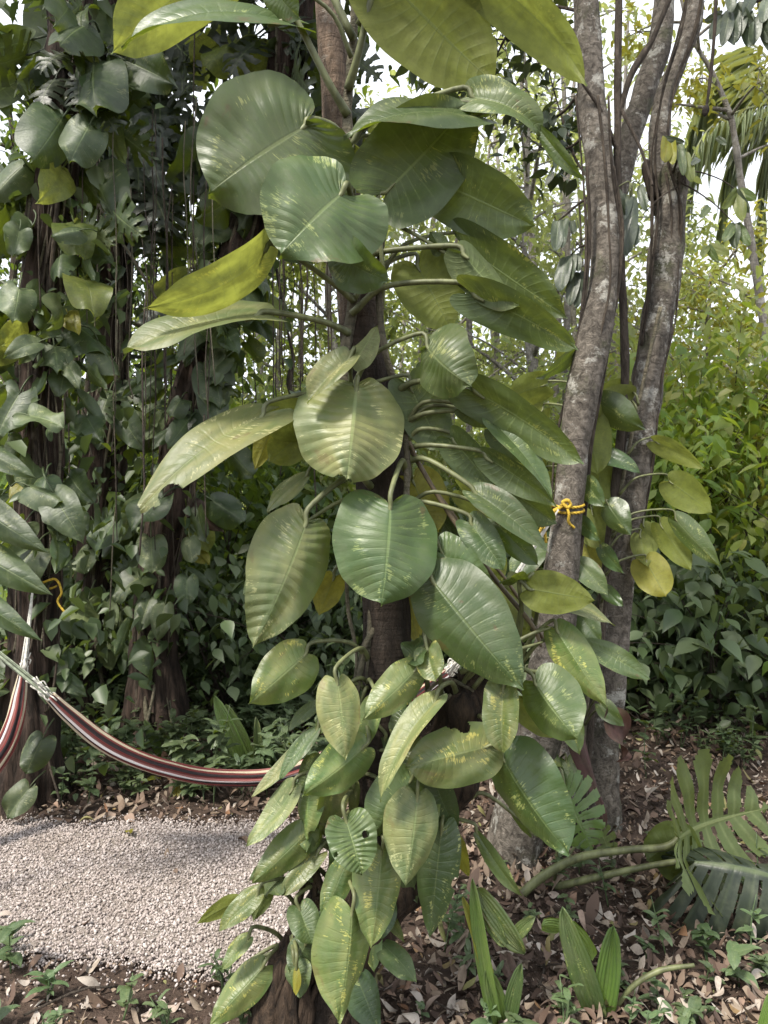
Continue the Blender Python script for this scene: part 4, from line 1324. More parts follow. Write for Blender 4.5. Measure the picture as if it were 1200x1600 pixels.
build_hammock('striped maroon and cream hammock slung low behind the vine-covered tree',
              [(78, 1088, 3.05, 10), (110, 1118, 3.08, 13), (160, 1158, 3.12, 15), (220, 1188, 3.16, 15), (300, 1210, 3.2, 14.5), (370, 1216, 3.22, 14), (430, 1212, 3.24, 14), (490, 1193, 3.25, 14),
               (560, 1155, 3.25, 14), (630, 1105, 3.24, 13), (700, 1052, 3.22, 10)],
              [(0, (-170, 875, 2.9)), (-1, (872, 796, 3.12))], (0.0, 3.2, 0), ('cord', 'cord_white'), 3)
build_hammock('bunched end of a striped hammock hanging at the left edge',
              [(36, 1052, 3.55, 8), (31, 1085, 3.5, 12), (22, 1130, 3.42, 15), (2, 1175, 3.35, 18), (-40, 1222, 3.25, 20), (-120, 1262, 3.1, 22), (-240, 1280, 2.95, 22)],
              [(0, (52, 915, 3.66))], (-2.0, 3.4, 0), ('cord_white',), 6)


# ------------------------------------------------------------------ the vine-covered trees on the left
PROTO = {}


def proto(kind, mat, i):
    key = (kind, mat, i)
    if key not in PROTO:
        rs = random.Random(hash((kind, i)) % 1000 + i)
        w = {'b': .88, 'o': .58, 'n': .36, 'm': .82, 's': .36}[kind]
        sp = (8, .28, .24) if kind == 'm' else None
        V, Fc, UV = leaf_geo(kind, 1.0, w * rs.uniform(.9, 1.1), fold=rs.uniform(-26, 24), bow=rs.uniform(.02, .16), droop=rs.uniform(.1, .4), quilt=.026, ripple=rs.uniform(.02, .075),
                             curl=rs.uniform(0, .08), seed=i * 17 + 3, nveins=8, nu=64 if kind == 'm' else 22, ns=8 if kind == 'm' else 5, twist=rs.uniform(-.3, .3), split=sp,
                             bites=((rs.choice((-.8, .8)), rs.uniform(.3, .8), .07),) if i % 3 == 2 and kind != 'm' else ())
        mb = MB()
        mb.add(V, Fc, UV)
        tube(mb, [(0, .03, 0), (0, -.12, .02), (0, -.38, -.05), (0, -.62, -.28)], [.012, .016, .02, .024], 5, 10)
        PROTO[key] = mb.mesh('leaf', M[mat])
    return PROTO[key]


def place_leaf(parent, A, T, roll, kind, mat, i, label=None):
    L = float(np.linalg.norm(T - A))
    R = frame(A, T, roll) * L
    o = bpy.data.objects.new('leaf', proto(kind, mat, i))
    COL.objects.link(o)
    o.parent = parent
    m = np.eye(4)
    m[:3, :3] = R
    m[:3, 3] = A - wloc(parent)
    o.matrix_local = Matrix(m.tolist())
    if label:
        o['label'] = label
    return o


def vine_on(label, rows, Y, zones, seed, stems=5, fill=0):
    """A climber on a trunk given by pixel rows: zones = (y0, y1, n, spread px, (L0, L1) px, [(kind, mat, weight)])."""
    rs = random.Random(seed)
    rng = np.random.default_rng(seed)
    ys = [q[1] for q in rows]
    cx = lambda y: float(np.interp(y, ys, [q[0] for q in rows]))
    hw = lambda y: float(np.interp(y, ys, [q[2] for q in rows]))
    base = P(rows[-1][0], rows[-1][1], Y)
    base[2] = 0
    t = thing('climbing_vine', label, 'vine', base)
    for k in range(stems):
        off, fr = rs.uniform(-1, 1), rs.uniform(0, 6)
        y0, y1 = rs.choice((-80, 100, 250)), rs.choice((900, 1020, ys[-1]))
        mb = MB()
        pts = [P(cx(y) + hw(y) * (off + .35 * math.sin(y / 90 + fr)), y, Y - hw(y) / F * Y * (1.05 - .5 * abs(off))) for y in np.linspace(y0, y1, 14)]
        tube(mb, pts, rs.choice((.005, .006, .008, .011, .015)), 7, 70, rough=.3, seed=k + seed)
        part('stem', mb, M['vine_stem' if k % 2 else 'root'], t)
    for (y0, y1, n, spread, (L0, L1), kinds) in zones:
        wts = [k[2] for k in kinds]
        for i in range(n):
            y = rs.uniform(y0, y1)
            kd, mt, _ = rs.choices(kinds, wts)[0]
            ang = rs.uniform(-1.7, 1.7)
            x = cx(y) + math.sin(ang) * (hw(y) + rs.uniform(0, spread))
            dep = -math.cos(ang) * (hw(y) + spread * .6) / F * Y * rs.uniform(.4, 1.1)
            A = P(x, y, Y + dep)
            L = rs.uniform(L0, L1) / F * Y
            d = np.array([math.sin(ang) * .8 + rs.uniform(-.35, .35), -math.cos(ang) * .6 + rs.uniform(-.2, .2), -rs.uniform(.45, 1.2)])
            T = A + d / np.linalg.norm(d) * L
            # face tilts towards the sky and outwards
            place_leaf(t, A, T, rs.uniform(-58, 58) if rs.random() < .86 else 180 + rs.uniform(-30, 30), kd, mt, i % 4)
    if fill:
        q = rng.uniform(0, 1, fill)
        yy = zones[0][0] + q * (zones[-1][1] - zones[0][0])
        C = np.array([P(cx(y) + rng.normal() * (hw(y) + 26), y, Y + rng.normal() * .14 + .02) for y in yy])
        V, Q = leaf_mass(rng, C, 0.085, .6, .6, .6)
        o = part_fast('foliage', V, Q, M['dim'], t)
        o['kind'] = 'stuff'
    return t


def part_fast(name, V, Q, mat, parent, smooth=True):
    return link(name, mesh_fast(name, V - wloc(parent), Q, mat, smooth), parent)


T1 = [(112, -120, 30, 0), (108, 40, 30, 0), (90, 250, 29, 0), (72, 400, 29, 0), (62, 550, 30, 0), (64, 700, 31, 0), (58, 850, 30, 0), (54, 960, 32, 0), (50, 1060, 38, 0), (42, 1160, 46, 0), (36, 1220, 60, 0), (32, 1262, 92, 0)]
T2 = [(205, -120, 24, 0), (196, 50, 24, 0), (186, 250, 25, 0), (178, 420, 26, 0), (170, 601, 28, 0), (160, 736, 32, 0), (146, 905, 25, 0), (140, 1010, 27, 0), (142, 1080, 34, 0), (146, 1133, 56, 0)]
T3 = [(470, -120, 30, 0), (458, 20, 30, 0), (446, 120, 30, 0), (425, 230, 31, 0), (400, 330, 32, 0), (372, 420, 32, 0), (340, 500, 32, 0), (308, 600, 32, 0), (288, 680, 30, 0), (262, 800, 27, 0), (246, 905, 27, 0), (241, 1010, 33, 0), (243, 1090, 40, 0), (245, 1152, 66, 0)]
Y1, Y2, Y3 = 3.85, 5.2, 4.92
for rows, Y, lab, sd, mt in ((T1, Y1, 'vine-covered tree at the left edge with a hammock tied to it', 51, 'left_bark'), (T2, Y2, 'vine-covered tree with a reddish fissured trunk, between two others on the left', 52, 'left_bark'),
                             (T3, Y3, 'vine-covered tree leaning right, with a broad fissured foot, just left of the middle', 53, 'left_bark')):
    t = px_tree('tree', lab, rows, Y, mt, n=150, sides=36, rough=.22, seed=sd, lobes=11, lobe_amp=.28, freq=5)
    rng = np.random.default_rng(sd)
    top = P(rows[0][0], rows[0][1], Y)
    C = top + rng.normal(size=(5200, 3)) * np.array([1.2, 1.0, .75]) + np.array([0, .3, 2.4])
    C = C[(C[:, 2] > 4.6)]
    part_fast('crown', *leaf_mass(rng, C, .16, .5, .3, .5), M['mid'], t)  # out of view above; added to shade the vine wall

BV = [('o', 'leaf_dead', .35), ('o', 'leaf_yellow', .3), ('n', 'vine_leaf', 1.2), ('m', 'vine_leaf_pale', 1.5), ('b', 'leaf_lit', .8), ('b', 'vine_leaf', 5), ('b', 'vine_leaf_pale', 2), ('o', 'vine_leaf', 3), ('o', 'vine_leaf_pale', 1)]
MV = [('m', 'monstera', 7), ('b', 'leaf_lit', .5), ('b', 'vine_leaf', 1.5), ('o', 'vine_leaf', 1)]
DV = [('m', 'vine_leaf', 2), ('o', 'leaf_lit', .8), ('b', 'vine_leaf', 4), ('o', 'vine_leaf', 3), ('m', 'monstera', 2), ('b', 'vine_leaf_pale', 1)]
vine1 = vine_on('leafy vine covering the left edge tree with pale and green leaves', T1, Y1, [(-40, 330, 40, 85, (52, 105), DV), (330, 620, 36, 75, (40, 84), BV), (620, 900, 22, 60, (34, 72), BV), (1000, 1240, 4, 40, (50, 70), BV)], 71, 15, 800)
vine2 = vine_on('dark split-leaved vine on the reddish left tree', T2, Y2, [(-40, 340, 48, 75, (70, 120), MV), (340, 620, 28, 70, (40, 74), DV), (720, 960, 18, 55, (40, 62), BV), (960, 1100, 5, 40, (36, 50), BV)], 72, 14, 900)
vine3 = vine_on('vine of dark and pale leaves on the tree leaning right', T3, Y3, [(-60, 300, 50, 90, (60, 110), MV), (300, 520, 26, 60, (60, 90), DV), (520, 820, 36, 56, (36, 70), BV), (820, 1010, 9, 40, (46, 66), BV)], 73, 15, 900)
# leaves one can point to
for v, Y, a in ((vine3, Y3 - .28, [(236, 842, 238, 897, 0, 'b', 'vine_leaf_pale'), (292, 905, 292, 948, 0, 'b', 'vine_leaf'), (296, 842, 300, 880, 10, 'b', 'vine_leaf_pale'), (258, 945, 246, 1003, 10, 'o', 'vine_leaf_pale'),
                                   (330, 575, 345, 640, -20, 'b', 'vine_leaf'), (352, 560, 322, 590, 20, 'b', 'vine_leaf_pale'), (280, 660, 315, 700, 0, 'm', 'monstera')]),
                (vine2, Y2 - .3, [(185, 640, 228, 706, 10, 'o', 'vine_leaf'), (150, 820, 168, 850, 0, 'b', 'vine_leaf'), (170, 815, 182, 846, 10, 'b', 'vine_leaf_pale'), (200, 180, 240, 290, 0, 'm', 'monstera'),
                                  (250, 160, 250, 260, 0, 'm', 'monstera'), (230, 220, 262, 322, 8, 'm', 'monstera'), (285, 100, 285, 178, 0, 'm', 'monstera'), (190, 130, 165, 220, 0, 'm', 'monstera')]),
                (vine1, Y1 - .3, [(140, 195, 108, 256, 10, 'b', 'vine_leaf_pale'), (45, 650, 100, 668, -50, 'b', 'vine_leaf_pale'), (45, 760, 98, 785, -35, 'b', 'vine_leaf_pale'), (84, 770, 130, 850, 10, 'o', 'vine_leaf'),
                                  (30, 450, 20, 505, 0, 'b', 'vine_leaf_pale'), (30, 360, 20, 400, -10, 'b', 'vine_leaf_pale'), (125, 360, 80, 370, 40, 'b', 'vine_leaf'), (60, 535, 5, 560, 30, 'o', 'vine_leaf_pale'),
                                  (66, 1155, 40, 1210, 10, 'b', 'vine_leaf'), (45, 1232, 10, 1280, 20, 'b', 'vine_leaf_pale')])):
    for i, q in enumerate(a):
        place_leaf(v, P(q[0], q[1], Y), P(q[2], q[3], Y - .06), q[4], q[5], q[6], i % 4)

# shrub with big bluish leaves reaching in from the left edge
t = thing('shrub', 'large-leaved shrub reaching in from the left edge, bluish leaves', 'shrub', (-1.75, 2.75, 0))
mb = MB()
tube(mb, [(-1.75, 2.75, -.02), (-1.72, 2.72, .6), (-1.66, 2.7, 1.2), (-1.62, 2.68, 1.75)], [.02, .017, .014, .008], 10, 40, rough=.2)
part('stem', mb, M['vine_stem'], t)
for a in [(-60, 690, 58, 748, 44, -14), (-50, 780, 76, 864, 56, 8), (-55, 850, 82, 930, 58, 6), (-60, 915, 66, 1002, 42, 12), (-70, 1010, 12, 1062, 40, 4), (-40, 640, 10, 600, 50, 20)]:
    px_leaf(t, *a[:4], a[4], 2.65, 0, -.06, a[5], 'o', 'vine_leaf', sx=-85, sy=a[1] + 60, sd=.03, fold=-18, bow=.08, nu=30, ns=7, nveins=9, quilt=.025)

# ------------------------------------------------------------------ hanging roots and lianas
rs = random.Random(77)
mb0 = None
for k in range(34):
    x = rs.choice((rs.uniform(362, 525), rs.uniform(362, 525), rs.uniform(235, 305), rs.uniform(60, 200)))
    Y = rs.uniform(4.3, 5.6)
    y0 = rs.uniform(-40, 330) if x < 340 else rs.uniform(250, 430)
    y1 = rs.uniform(480, 900) if x < 340 else rs.uniform(560, 800)
    mb = MB()
    n = 6
    tube(mb, [P(x + rs.uniform(-4, 4), y0 + (y1 - y0) * i / (n - 1), Y) for i in range(n)], rs.uniform(.003, .0065), 5, 24, rough=.4, seed=k)
    single('hanging_root', mb, M['root'], 'thin dark root hanging straight down from the vine-covered trees', 'root', P(x, y1, Y), 'thin roots hanging from the vine-covered trees')
mb = MB()
tube(mb, [P(a, b, 4.3) for a, b in ((120, 200), (143, 290), (165, 340), (205, 400), (235, 450), (252, 476), (290, 500), (312, 488))], .008, 8, 60, rough=.2)
single('liana', mb, M['vine_stem'], 'pale curved liana looping down in front of the left trees', 'liana', P(143, 290, 4.3))
mb = MB()
tube(mb, [P(a, b, 5.4) for a, b in ((432, 420), (450, 520), (458, 560), (452, 600), (462, 640), (470, 700))], [.012, .010, .014, .02, .012, .006], 8, 50, rough=.4)
single('liana', mb, M['root'], 'twisted dark liana hanging left of the middle tree', 'liana', P(450, 520, 5.4))
t = thing('hanging_stalk', 'dark dead stalk dangling below the dark leaves at top right', 'stalk', P(1118, -40, 3.3))
mb = MB()
tube(mb, [P(1119, -40, 3.3), P(1117, 40, 3.3), P(1110, 120, 3.3), P(1105, 160, 3.3), P(1103, 168, 3.3)], [.007, .008, .010, .008, .012], 8, 50, rough=.35)
part('stem', mb, M['dark_bark'], t)
mb = MB()
tube(mb, [P(1104, 164, 3.3), P(1103, 170, 3.3), P(1102, 178, 3.3), P(1101, 182, 3.3)], [.010, .022, .014, .003], 8, 12, rough=.5)
part('seed_head', mb, M['dark_bark'], t)

# dark leaves drooping from above at the top right, and beside the roped tree
t = thing('branch', 'branch with dark drooping leaves reaching in at the top right corner', 'branch', P(1260, -30, 3.6))
mb = MB()
tube(mb, [P(1270, -40, 3.6), P(1200, -6, 3.55), P(1150, 10, 3.5), P(1128, 24, 3.48)], [.02, .014, .009, .004], 8, 30, rough=.2)
tube(mb, [P(1200, -6, 3.55), P(1190, 14, 3.5), P(1182, 28, 3.48)], [.008, .006, .004], 8, 12)
part('twig', mb, M['twig'], t)
for a in [(1128, 24, 1108, 62, 20), (1140, 18, 1128, 72, 20), (1146, 20, 1148, 70, 24), (1160, 14, 1150, 66, 22), (1168, 20, 1172, 74, 20), (1180, 26, 1178, 70, 22), (1185, 26, 1204, 66, 20), (1192, 20, 1212, 84, 22), (1128, 22, 1100, 32, 14),
          (1150, 8, 1178, 44, 18), (1198, 0, 1192, 36, 20), (1176, -10, 1160, 26, 18), (1140, -20, 1142, 20, 18)]:
    strap_leaf(t, *a, 3.45, roll=rs.uniform(-30, 30), mat='droop')
t = thing('branch', 'thin branch of drooping dark leaves left of the roped tree', 'branch', P(935, 300, 3.5))
mb = MB()
tube(mb, [P(930, 300, 3.36), P(905, 318, 3.42), P(885, 335, 3.45), P(872, 345, 3.46)], [.008, .006, .005, .003], 8, 30, rough=.2)
tube(mb, [P(930, 380, 3.3), P(908, 385, 3.42), P(892, 398, 3.46)], [.006, .005, .003], 8, 20, rough=.2)
tube(mb, [P(905, 318, 3.42), P(907, 350, 3.42), P(908, 386, 3.42)], .004, 6, 12)
part('twig', mb, M['twig'], t)
for a in [(872, 345, 868, 393, 22), (882, 342, 878, 388, 18), (892, 345, 896, 366, 12), (886, 402, 876, 456, 24), (894, 398, 890, 440, 20), (902, 396, 904, 425, 12), (900, 425, 890, 478, 20), (908, 428, 900, 482, 18), (912, 424, 914, 470, 16)]:
    strap_leaf(t, *a, 3.46, roll=rs.uniform(-25, 25), mat='droop')
t = thing('branch', 'yellowing drooping leaves at the broken top of the right tree', 'branch', P(1050, 262, 3.45))
mb = MB()
tube(mb, [P(1052, 270, 3.45), P(1060, 240, 3.4), P(1055, 218, 3.4), P(1040, 212, 3.4)], [.006, .005, .004, .003], 6, 20)
part('twig', mb, M['twig'], t)
for a in [(1043, 214, 1038, 254, 20, 'leaf_yellow'), (1048, 214, 1052, 258, 16, 'leaf_yellow'), (1060, 222, 1068, 275, 14, 'leaf'), (1036, 216, 1070, 222, 10, 'droop'), (1068, 240, 1082, 285, 18, 'leaf_lit')]:
    strap_leaf(t, *a[:5], 3.4, roll=rs.uniform(-25, 25), mat=a[5])

t = thing('rope', 'yellow rope tying the second hammock to the left edge tree', 'rope', P(56, 918, 3.7))
mb = MB()
c_ = P(58, 912, 3.85)
tube(mb, [c_ + np.array([.118 * math.cos(a), .118 * math.sin(a), .02 * math.sin(2 * a)]) for a in np.linspace(0, 6.28, 14)], .006, 6, 60, rough=.2)
part('loop', mb, M['rope'], t)
mb = MB()
tube(mb, [P(58, 914, 3.7), P(86, 905, 3.7), P(96, 925, 3.7), P(90, 940, 3.7), P(102, 958, 3.7)], .006, 6, 40, rough=.2)
part('tail', mb, M['rope'], t)
t = thing('branch', 'thin arching twigs with hanging leaves right of the broken trunk top', 'branch', P(1060, 275, 3.45))
mb = MB()
tube(mb, [P(1058, 278, 3.45), P(1085, 268, 3.42), P(1125, 280, 3.4), P(1152, 298, 3.4)], [.005, .004, .003, .002], 6, 30, rough=.2)
tube(mb, [P(1058, 282, 3.45), P(1090, 300, 3.42), P(1120, 322, 3.4), P(1148, 350, 3.4)], [.005, .004, .003, .002], 6, 30, rough=.2)
tube(mb, [P(1060, 290, 3.45), P(1030, 310, 3.4), P(1005, 335, 3.36)], [.004, .003, .002], 6, 20)
part('twig', mb, M['twig'], t)
for a in [(1152, 298, 1128, 326, 16, 'leaf_lit'), (1152, 298, 1160, 346, 20, 'leaf_lit'), (1154, 298, 1182, 312, 16, 'leaf'), (1150, 298, 1172, 332, 14, 'droop'), (1148, 350, 1130, 378, 16, 'leaf'), (1148, 350, 1150, 388, 18, 'droop'), (1150, 350, 1172, 384, 16, 'leaf'),
          (1092, 248, 1080, 258, 10, 'droop'), (1108, 322, 1095, 340, 12, 'leaf'), (1106, 384, 1140, 398, 14, 'leaf_lit'), (1106, 384, 1122, 408, 12, 'leaf'), (1106, 384, 1096, 402, 12, 'leaf_lit'), (1120, 215, 1136, 226, 9, 'droop')]:
    strap_leaf(t, *a[:5], 3.4, roll=rs.uniform(-25, 25), mat=a[5])
# overhead twigs of the roped tree with small dark leaves against the sky
mbt, tips_ = MB(), []
for rows in ([(915, 130), (880, 175), (845, 185), (800, 150), (770, 140)], [(918, 60), (870, 40), (820, 60), (770, 62), (700, 70)], [(925, 200), (890, 230), (850, 232), (815, 205)], [(915, 20), (860, 10), (800, 20), (720, 35), (660, 90)],
             [(935, 300), (900, 250), (880, 190), (860, 120), (850, 60)], [(800, 40), (775, 90), (760, 150)], [(720, 40), (690, 100), (655, 150)]):
    pts_ = np.array([P(a, b, YL + .35 + .15 * i) for i, (a, b) in enumerate(rows)])
    tube(mbt, pts_, np.linspace(.009, .002, len(pts_)), 6, 40, rough=.3, seed=len(rows))
    tips_.append(spline(pts_, 60)[14:])
part('branch', mbt, M['twig'], treeL)
tips_ = np.concatenate(tips_)
rng = np.random.default_rng(3)
C = tips_[rng.integers(0, len(tips_), 520)] + rng.normal(size=(520, 3)) * .09
part_fast('crown', *leaf_mass(rng, C, .075, .35, .5, .5, True), M['dark_leaves'], treeL)
for k in range(26):                  # fine aerial roots hanging through the vine wall
    x, y0 = rs.uniform(10, 340), rs.uniform(120, 520)
    Y = rs.uniform(3.45, 4.6)
    mb = MB()
    tube(mb, [P(x + rs.uniform(-7, 7), y0 + i * rs.uniform(60, 95), Y) for i in range(6)], rs.uniform(.0025, .005), 5, 30, rough=.3, seed=k)
    single('hanging_root', mb, M['vine_stem' if k % 2 else 'root'], 'thin root hanging in front of the left vine wall', 'root', P(x, y0 + 400, Y), 'fine roots hanging in front of the left vine wall')

# ------------------------------------------------------------------ monstera, small plants
M['monstera_light'] = leaf_mat('young_monstera_leaf', (.10, .17, .05), (.14, .20, .06), (.15, .2, .06), trans=.35, nveins=10, vein=(.26, .32, .13), tcol=(.3, .4, .05))
YM = 2.85
b = P(818, 1396, ground_y(1396))
b[2] = 0
t = thing('monstera', 'big split-leaved monstera sprawling at the lower right', 'plant', b)
for rows in ([(812, 1400, 7, -.02), (850, 1368, 7, -.02), (905, 1340, 6.5, -.05), (980, 1328, 6, -.08), (1040, 1323, 5.5, -.1), (1068, 1302, 4, -.1)], [(868, 1386, 5.5, .0), (930, 1371, 5.5, -.05), (1010, 1354, 5, -.1), (1062, 1346, 4.5, -.15), (1096, 1346, 3, -.17)]):
    px_tube(t, 'leaf_stalk', rows, YM + .03, 'petiole', sides=10, n=50, rough=.1, seed=3)
px_leaf(t, 1062, 1310, 1205, 1262, 215, YM, -.14, .22, 196, 'm', 'monstera_green', fold=-4, bow=.10, droop=.22, split=(9, .13, .13), nu=198, ns=16, nveins=9, label='upper leaf lit from behind')
px_leaf(t, 1086, 1346, 1300, 1412, 300, YM, -.18, -.26, -34, 'm', 'monstera', fold=-34, bow=.12, droop=.55, split=(11, .15, .13), nu=220, ns=16, nveins=11, curl=.05, label='dark drooping leaf in shade')
px_leaf(t, 1060, 1312, 1010, 1345, 60, YM, -.05, -.05, 150, 'b', 'monstera_green')
px_leaf(t, 1040, 1300, 1075, 1380, 80, YM, .0, .0, 176, 'b', 'monstera_green', fold=-10)
b = P(868, 1384, ground_y(1375))
b[2] = 0
t = thing('monstera', 'small young monstera leaf standing beside the roped tree foot', 'plant', b)
px_leaf(t, 884, 1236, 926, 1328, 92, 2.95, -.06, -.12, 8, 'm', 'monstera_light', fold=-8, bow=.06, split=(10, .2, .11), nu=112, ns=10, nveins=8, sx=866, sy=1386, sag=.3)
px_leaf(t, 940, 1300, 955, 1340, 40, 2.95, .1, .05, 174, 'm', 'monstera_green', fold=-8, split=(6, .22, .15), nu=64, ns=8, nveins=6, sx=870, sy=1386, sag=.3)


def blades(name, label, cat, bx, by, items, stalk=()):
    Y = ground_y(by)
    b = P(bx, by, Y)
    t = thing(name, label, cat, b)
    for (ax, ay, tx, ty, W, roll, mat, *kw) in items:
        px_leaf(t, ax, ay, tx, ty, W, Y, 0, -.03, roll, 's', mat, fold=22, bow=.05, nveins=1, pleat=.022, quilt=0, nu=30, ns=14, name='leaf_blade', **(kw[0] if kw else {}))
    for rows in stalk:
        px_tube(t, 'leaf_stalk', rows, Y, 'petiole', sides=8, n=30)
    return t


blades('palm_seedling', 'palm seedling with two pleated upright leaves at lower right', 'seedling', 938, 1588, [(934, 1590, 878, 1418, 42, -14, 'leaf'), (940, 1590, 958, 1446, 40, 8, 'blade'), (878, 1450, 846, 1446, 24, 150, 'blade'),
       (925, 1500, 885, 1440, 30, 160, 'blade')], [[(952, 1592, 3, 0), (985, 1545, 4, -.02), (1030, 1517, 4.5, -.03), (1085, 1508, 3, -.04)]])
blades('palm_seedling', 'pale narrow-leaved palm seedling below the monstera stalk, right of the tree foot', 'seedling', 778, 1610, [(778, 1612, 738, 1372, 26, -16, 'blade'), (786, 1612, 758, 1512, 34, 20, 'blade'), (770, 1560, 722, 1400, 20, 20, 'leaf_yellow'),
       (800, 1470, 836, 1432, 22, -20, 'leaf'), (792, 1612, 815, 1505, 26, -10, 'leaf'), (745, 1390, 820, 1492, 36, 20, 'leaf'), (760, 1420, 790, 1480, 26, 30, 'leaf')])
mb = MB()
V, Fc, UV = leaf_geo('o', .155, .055, 30, .1, .2, .02, .12, .05, 5)
R = frame(P(746, 1395, 2.25), P(744, 1482, 2.25), 30)
mb.add(V @ R.T + P(746, 1395, 2.25), Fc, UV)
single('dead_leaf', mb, M['leaf_dead'], 'dark red-brown withered leaf hanging at the foot of the middle tree', 'dead leaf', P(746, 1395, 2.25))
blades('lily_plant', 'clump of tall bright strap leaves behind the hammock', 'plant', 393, 1212, [(393, 1212, 335, 1086, 26, -14, 'blade'), (400, 1212, 352, 1100, 22, 16, 'blade'), (388, 1210, 330, 1140, 14, 10, 'leaf'), (402, 1212, 400, 1120, 16, 20, 'leaf'), (385, 1212, 345, 1175, 12, 10, 'leaf')])
blades('lily_plant', 'small clump of strap leaves below the leaning vine-covered tree', 'plant', 258, 1186, [(256, 1186, 226, 1124, 16, -10, 'blade'), (262, 1186, 292, 1120, 12, 20, 'leaf'), (258, 1186, 270, 1130, 10, 0, 'blade')])
blades('grass_blade_plant', 'single green blade cut by the lower right corner', 'plant', 1190, 1640, [(1186, 1650, 1206, 1545, 18, -10, 'blade')])
# large fallen leaves lying on the soil
for (x, y, L, mt, lab) in [(150, 1232, .20, 'leaf_dead', 'big crumpled brown leaf fallen beside the left edge tree'), (222, 1235, .1, 'leaf_yellow', 'small yellow leaf fallen under the hammock'), (276, 1252, .1, 'leaf_yellow', 'yellow leaf hanging in the weeds under the hammock'),
                           (200, 1311, .07, 'leaf_yellow', 'yellow leaf lying on the far edge of the gravel'), (800, 1545, .10, 'leaf_dead', 'brown leaf lying beside the narrow-leaved palm seedling')]:
    Y = ground_y(y)
    c = P(x, y, Y)
    mb = MB()
    V, Fc, UV = leaf_geo('o', L, L * .55, 20, .12, .3, .02, .06, .1, int(x))
    a = rs.uniform(0, 6.28)
    ca, sa = math.cos(a), math.sin(a)
    Rz = np.array([[ca, -sa, 0], [sa, ca, 0], [0, 0, 1]])
    tl = .8 if mt == 'leaf_dead' and x < 300 else .25
    Rx = np.array([[1, 0, 0], [0, math.cos(tl), -math.sin(tl)], [0, math.sin(tl), math.cos(tl)]])
    V = V @ (Rz @ Rx).T
    V[:, 2] += .02 - V[:, 2].min() + ground_h(c[0], c[1])
    mb.add(V + np.array([c[0], c[1], 0]), Fc, UV)
    single('fallen_leaf', mb, M[mt], lab, 'fallen leaf', c)


def herb_mesh(seed, h, n, Lf, mat, kind='o'):
    rs_ = random.Random(seed)
    mb = MB()
    for s in range(rs_.randint(1, 3)):
        tip = np.array([rs_.uniform(-.3, .3) * h, rs_.uniform(-.3, .3) * h, h * rs_.uniform(.7, 1)])
        tube(mb, [(0, 0, -.01), tip * .5 + np.array([.01, 0, .01]), tip], [.003, .0025, .0012], 5, 8)
        for i in range(n):
            f = rs_.uniform(.3, 1.0)
            A = tip * f
            a = i * 2.4 + s
            d = np.array([math.cos(a), math.sin(a), rs_.uniform(-.3, .45)])
            L = Lf * rs_.uniform(.6, 1.1)
            V, Fc, UV = leaf_geo(kind, L, L * (.62 if kind == 'o' else .4), rs_.uniform(5, 25), .08, .2, .01, .03, .08, seed * 31 + i, nveins=6, nu=8, ns=2)
            yv = d / np.linalg.norm(d)
            xv = np.cross(yv, [0, 0, 1])
            xv /= np.linalg.norm(xv)
            R_ = np.stack([xv, yv, np.cross(xv, yv)], 1)
            mb.add(V @ R_.T + A, Fc, UV)
    return mb.mesh('seedling', M[mat])


M['herb'] = leaf_mat('seedling_leaf', (.075, .12, .055), (.12, .165, .075), (.12, .15, .07), trans=.3, nveins=6)
M['herb_dim'] = leaf_mat('weed_leaf', (.055, .085, .040), (.10, .135, .065), (.10, .125, .06), trans=.25, nveins=6)
hm = [herb_mesh(i, (.10, .14, .09, .2, .17)[i % 5], (5, 6, 4, 9, 8)[i % 5], (.055, .05, .065, .06, .07)[i % 5], 'herb', 'o' if i % 3 else 'n') for i in range(7)]
hd = [herb_mesh(20 + i, (.22, .32, .28, .4)[i % 4], (8, 9, 10, 11)[i % 4], (.08, .09, .075, .10)[i % 4], 'herb_dim', 'o' if i % 3 else 'b') for i in range(6)]


def scatter(ms, pts, label, group, s0=.8, s1=1.25, name='seedling', cat='seedling'):
    for (x, y) in pts:
        o = link(name, rs.choice(ms), None, (x, y, ground_h(x, y)))
        s = rs.uniform(s0, s1)
        o.scale = (s, s, s * rs.uniform(.85, 1.15))
        o.rotation_euler = (rs.uniform(-.15, .15), rs.uniform(-.15, .15), rs.uniform(0, 6.28))
        tag(o, label, cat, group)


pts = []
while len(pts) < 62:
    y = rs.uniform(1.95, 3.4)
    x = rs.uniform(.05, .56) * y
    if x > .1:
        pts.append((x, y))
scatter(hm, pts, 'small green seedling growing through the fallen leaves at lower right', 'seedlings among the fallen leaves at lower right', .55, 1.1)
scatter(hm, [(-1.05, 2.3), (-.78, 2.2), (-.62, 2.12), (-1.22, 2.42), (-.95, 2.12), (-.5, 2.3), (-1.15, 2.15), (-.42, 2.1), (-1.3, 2.55), (-1.28, 2.5)], 'small seedling on the bare soil before the gravel', 'seedlings on the soil before the gravel')
pts = []
while len(pts) < 165:
    y = rs.uniform(3.72, 5.3)
    px = rs.uniform(90, 620)
    pts.append(((px - 600) / F * y, y))
scatter(hd, pts, 'leafy weed at the feet of the vine-covered trees behind the hammock', 'weeds behind the hammock', .7, 1.2, 'weed', 'weed')
pts = []
while len(pts) < 70:
    y = rs.uniform(4.0, 5.6)
    px = rs.uniform(760, 1260)
    pts.append(((px - 600) / F * y, y))
scatter(hd, pts, 'leafy weed in the shade at the edge of the right hand thicket', 'weeds along the right thicket', .7, 1.2, 'weed', 'weed')
#@@PART4


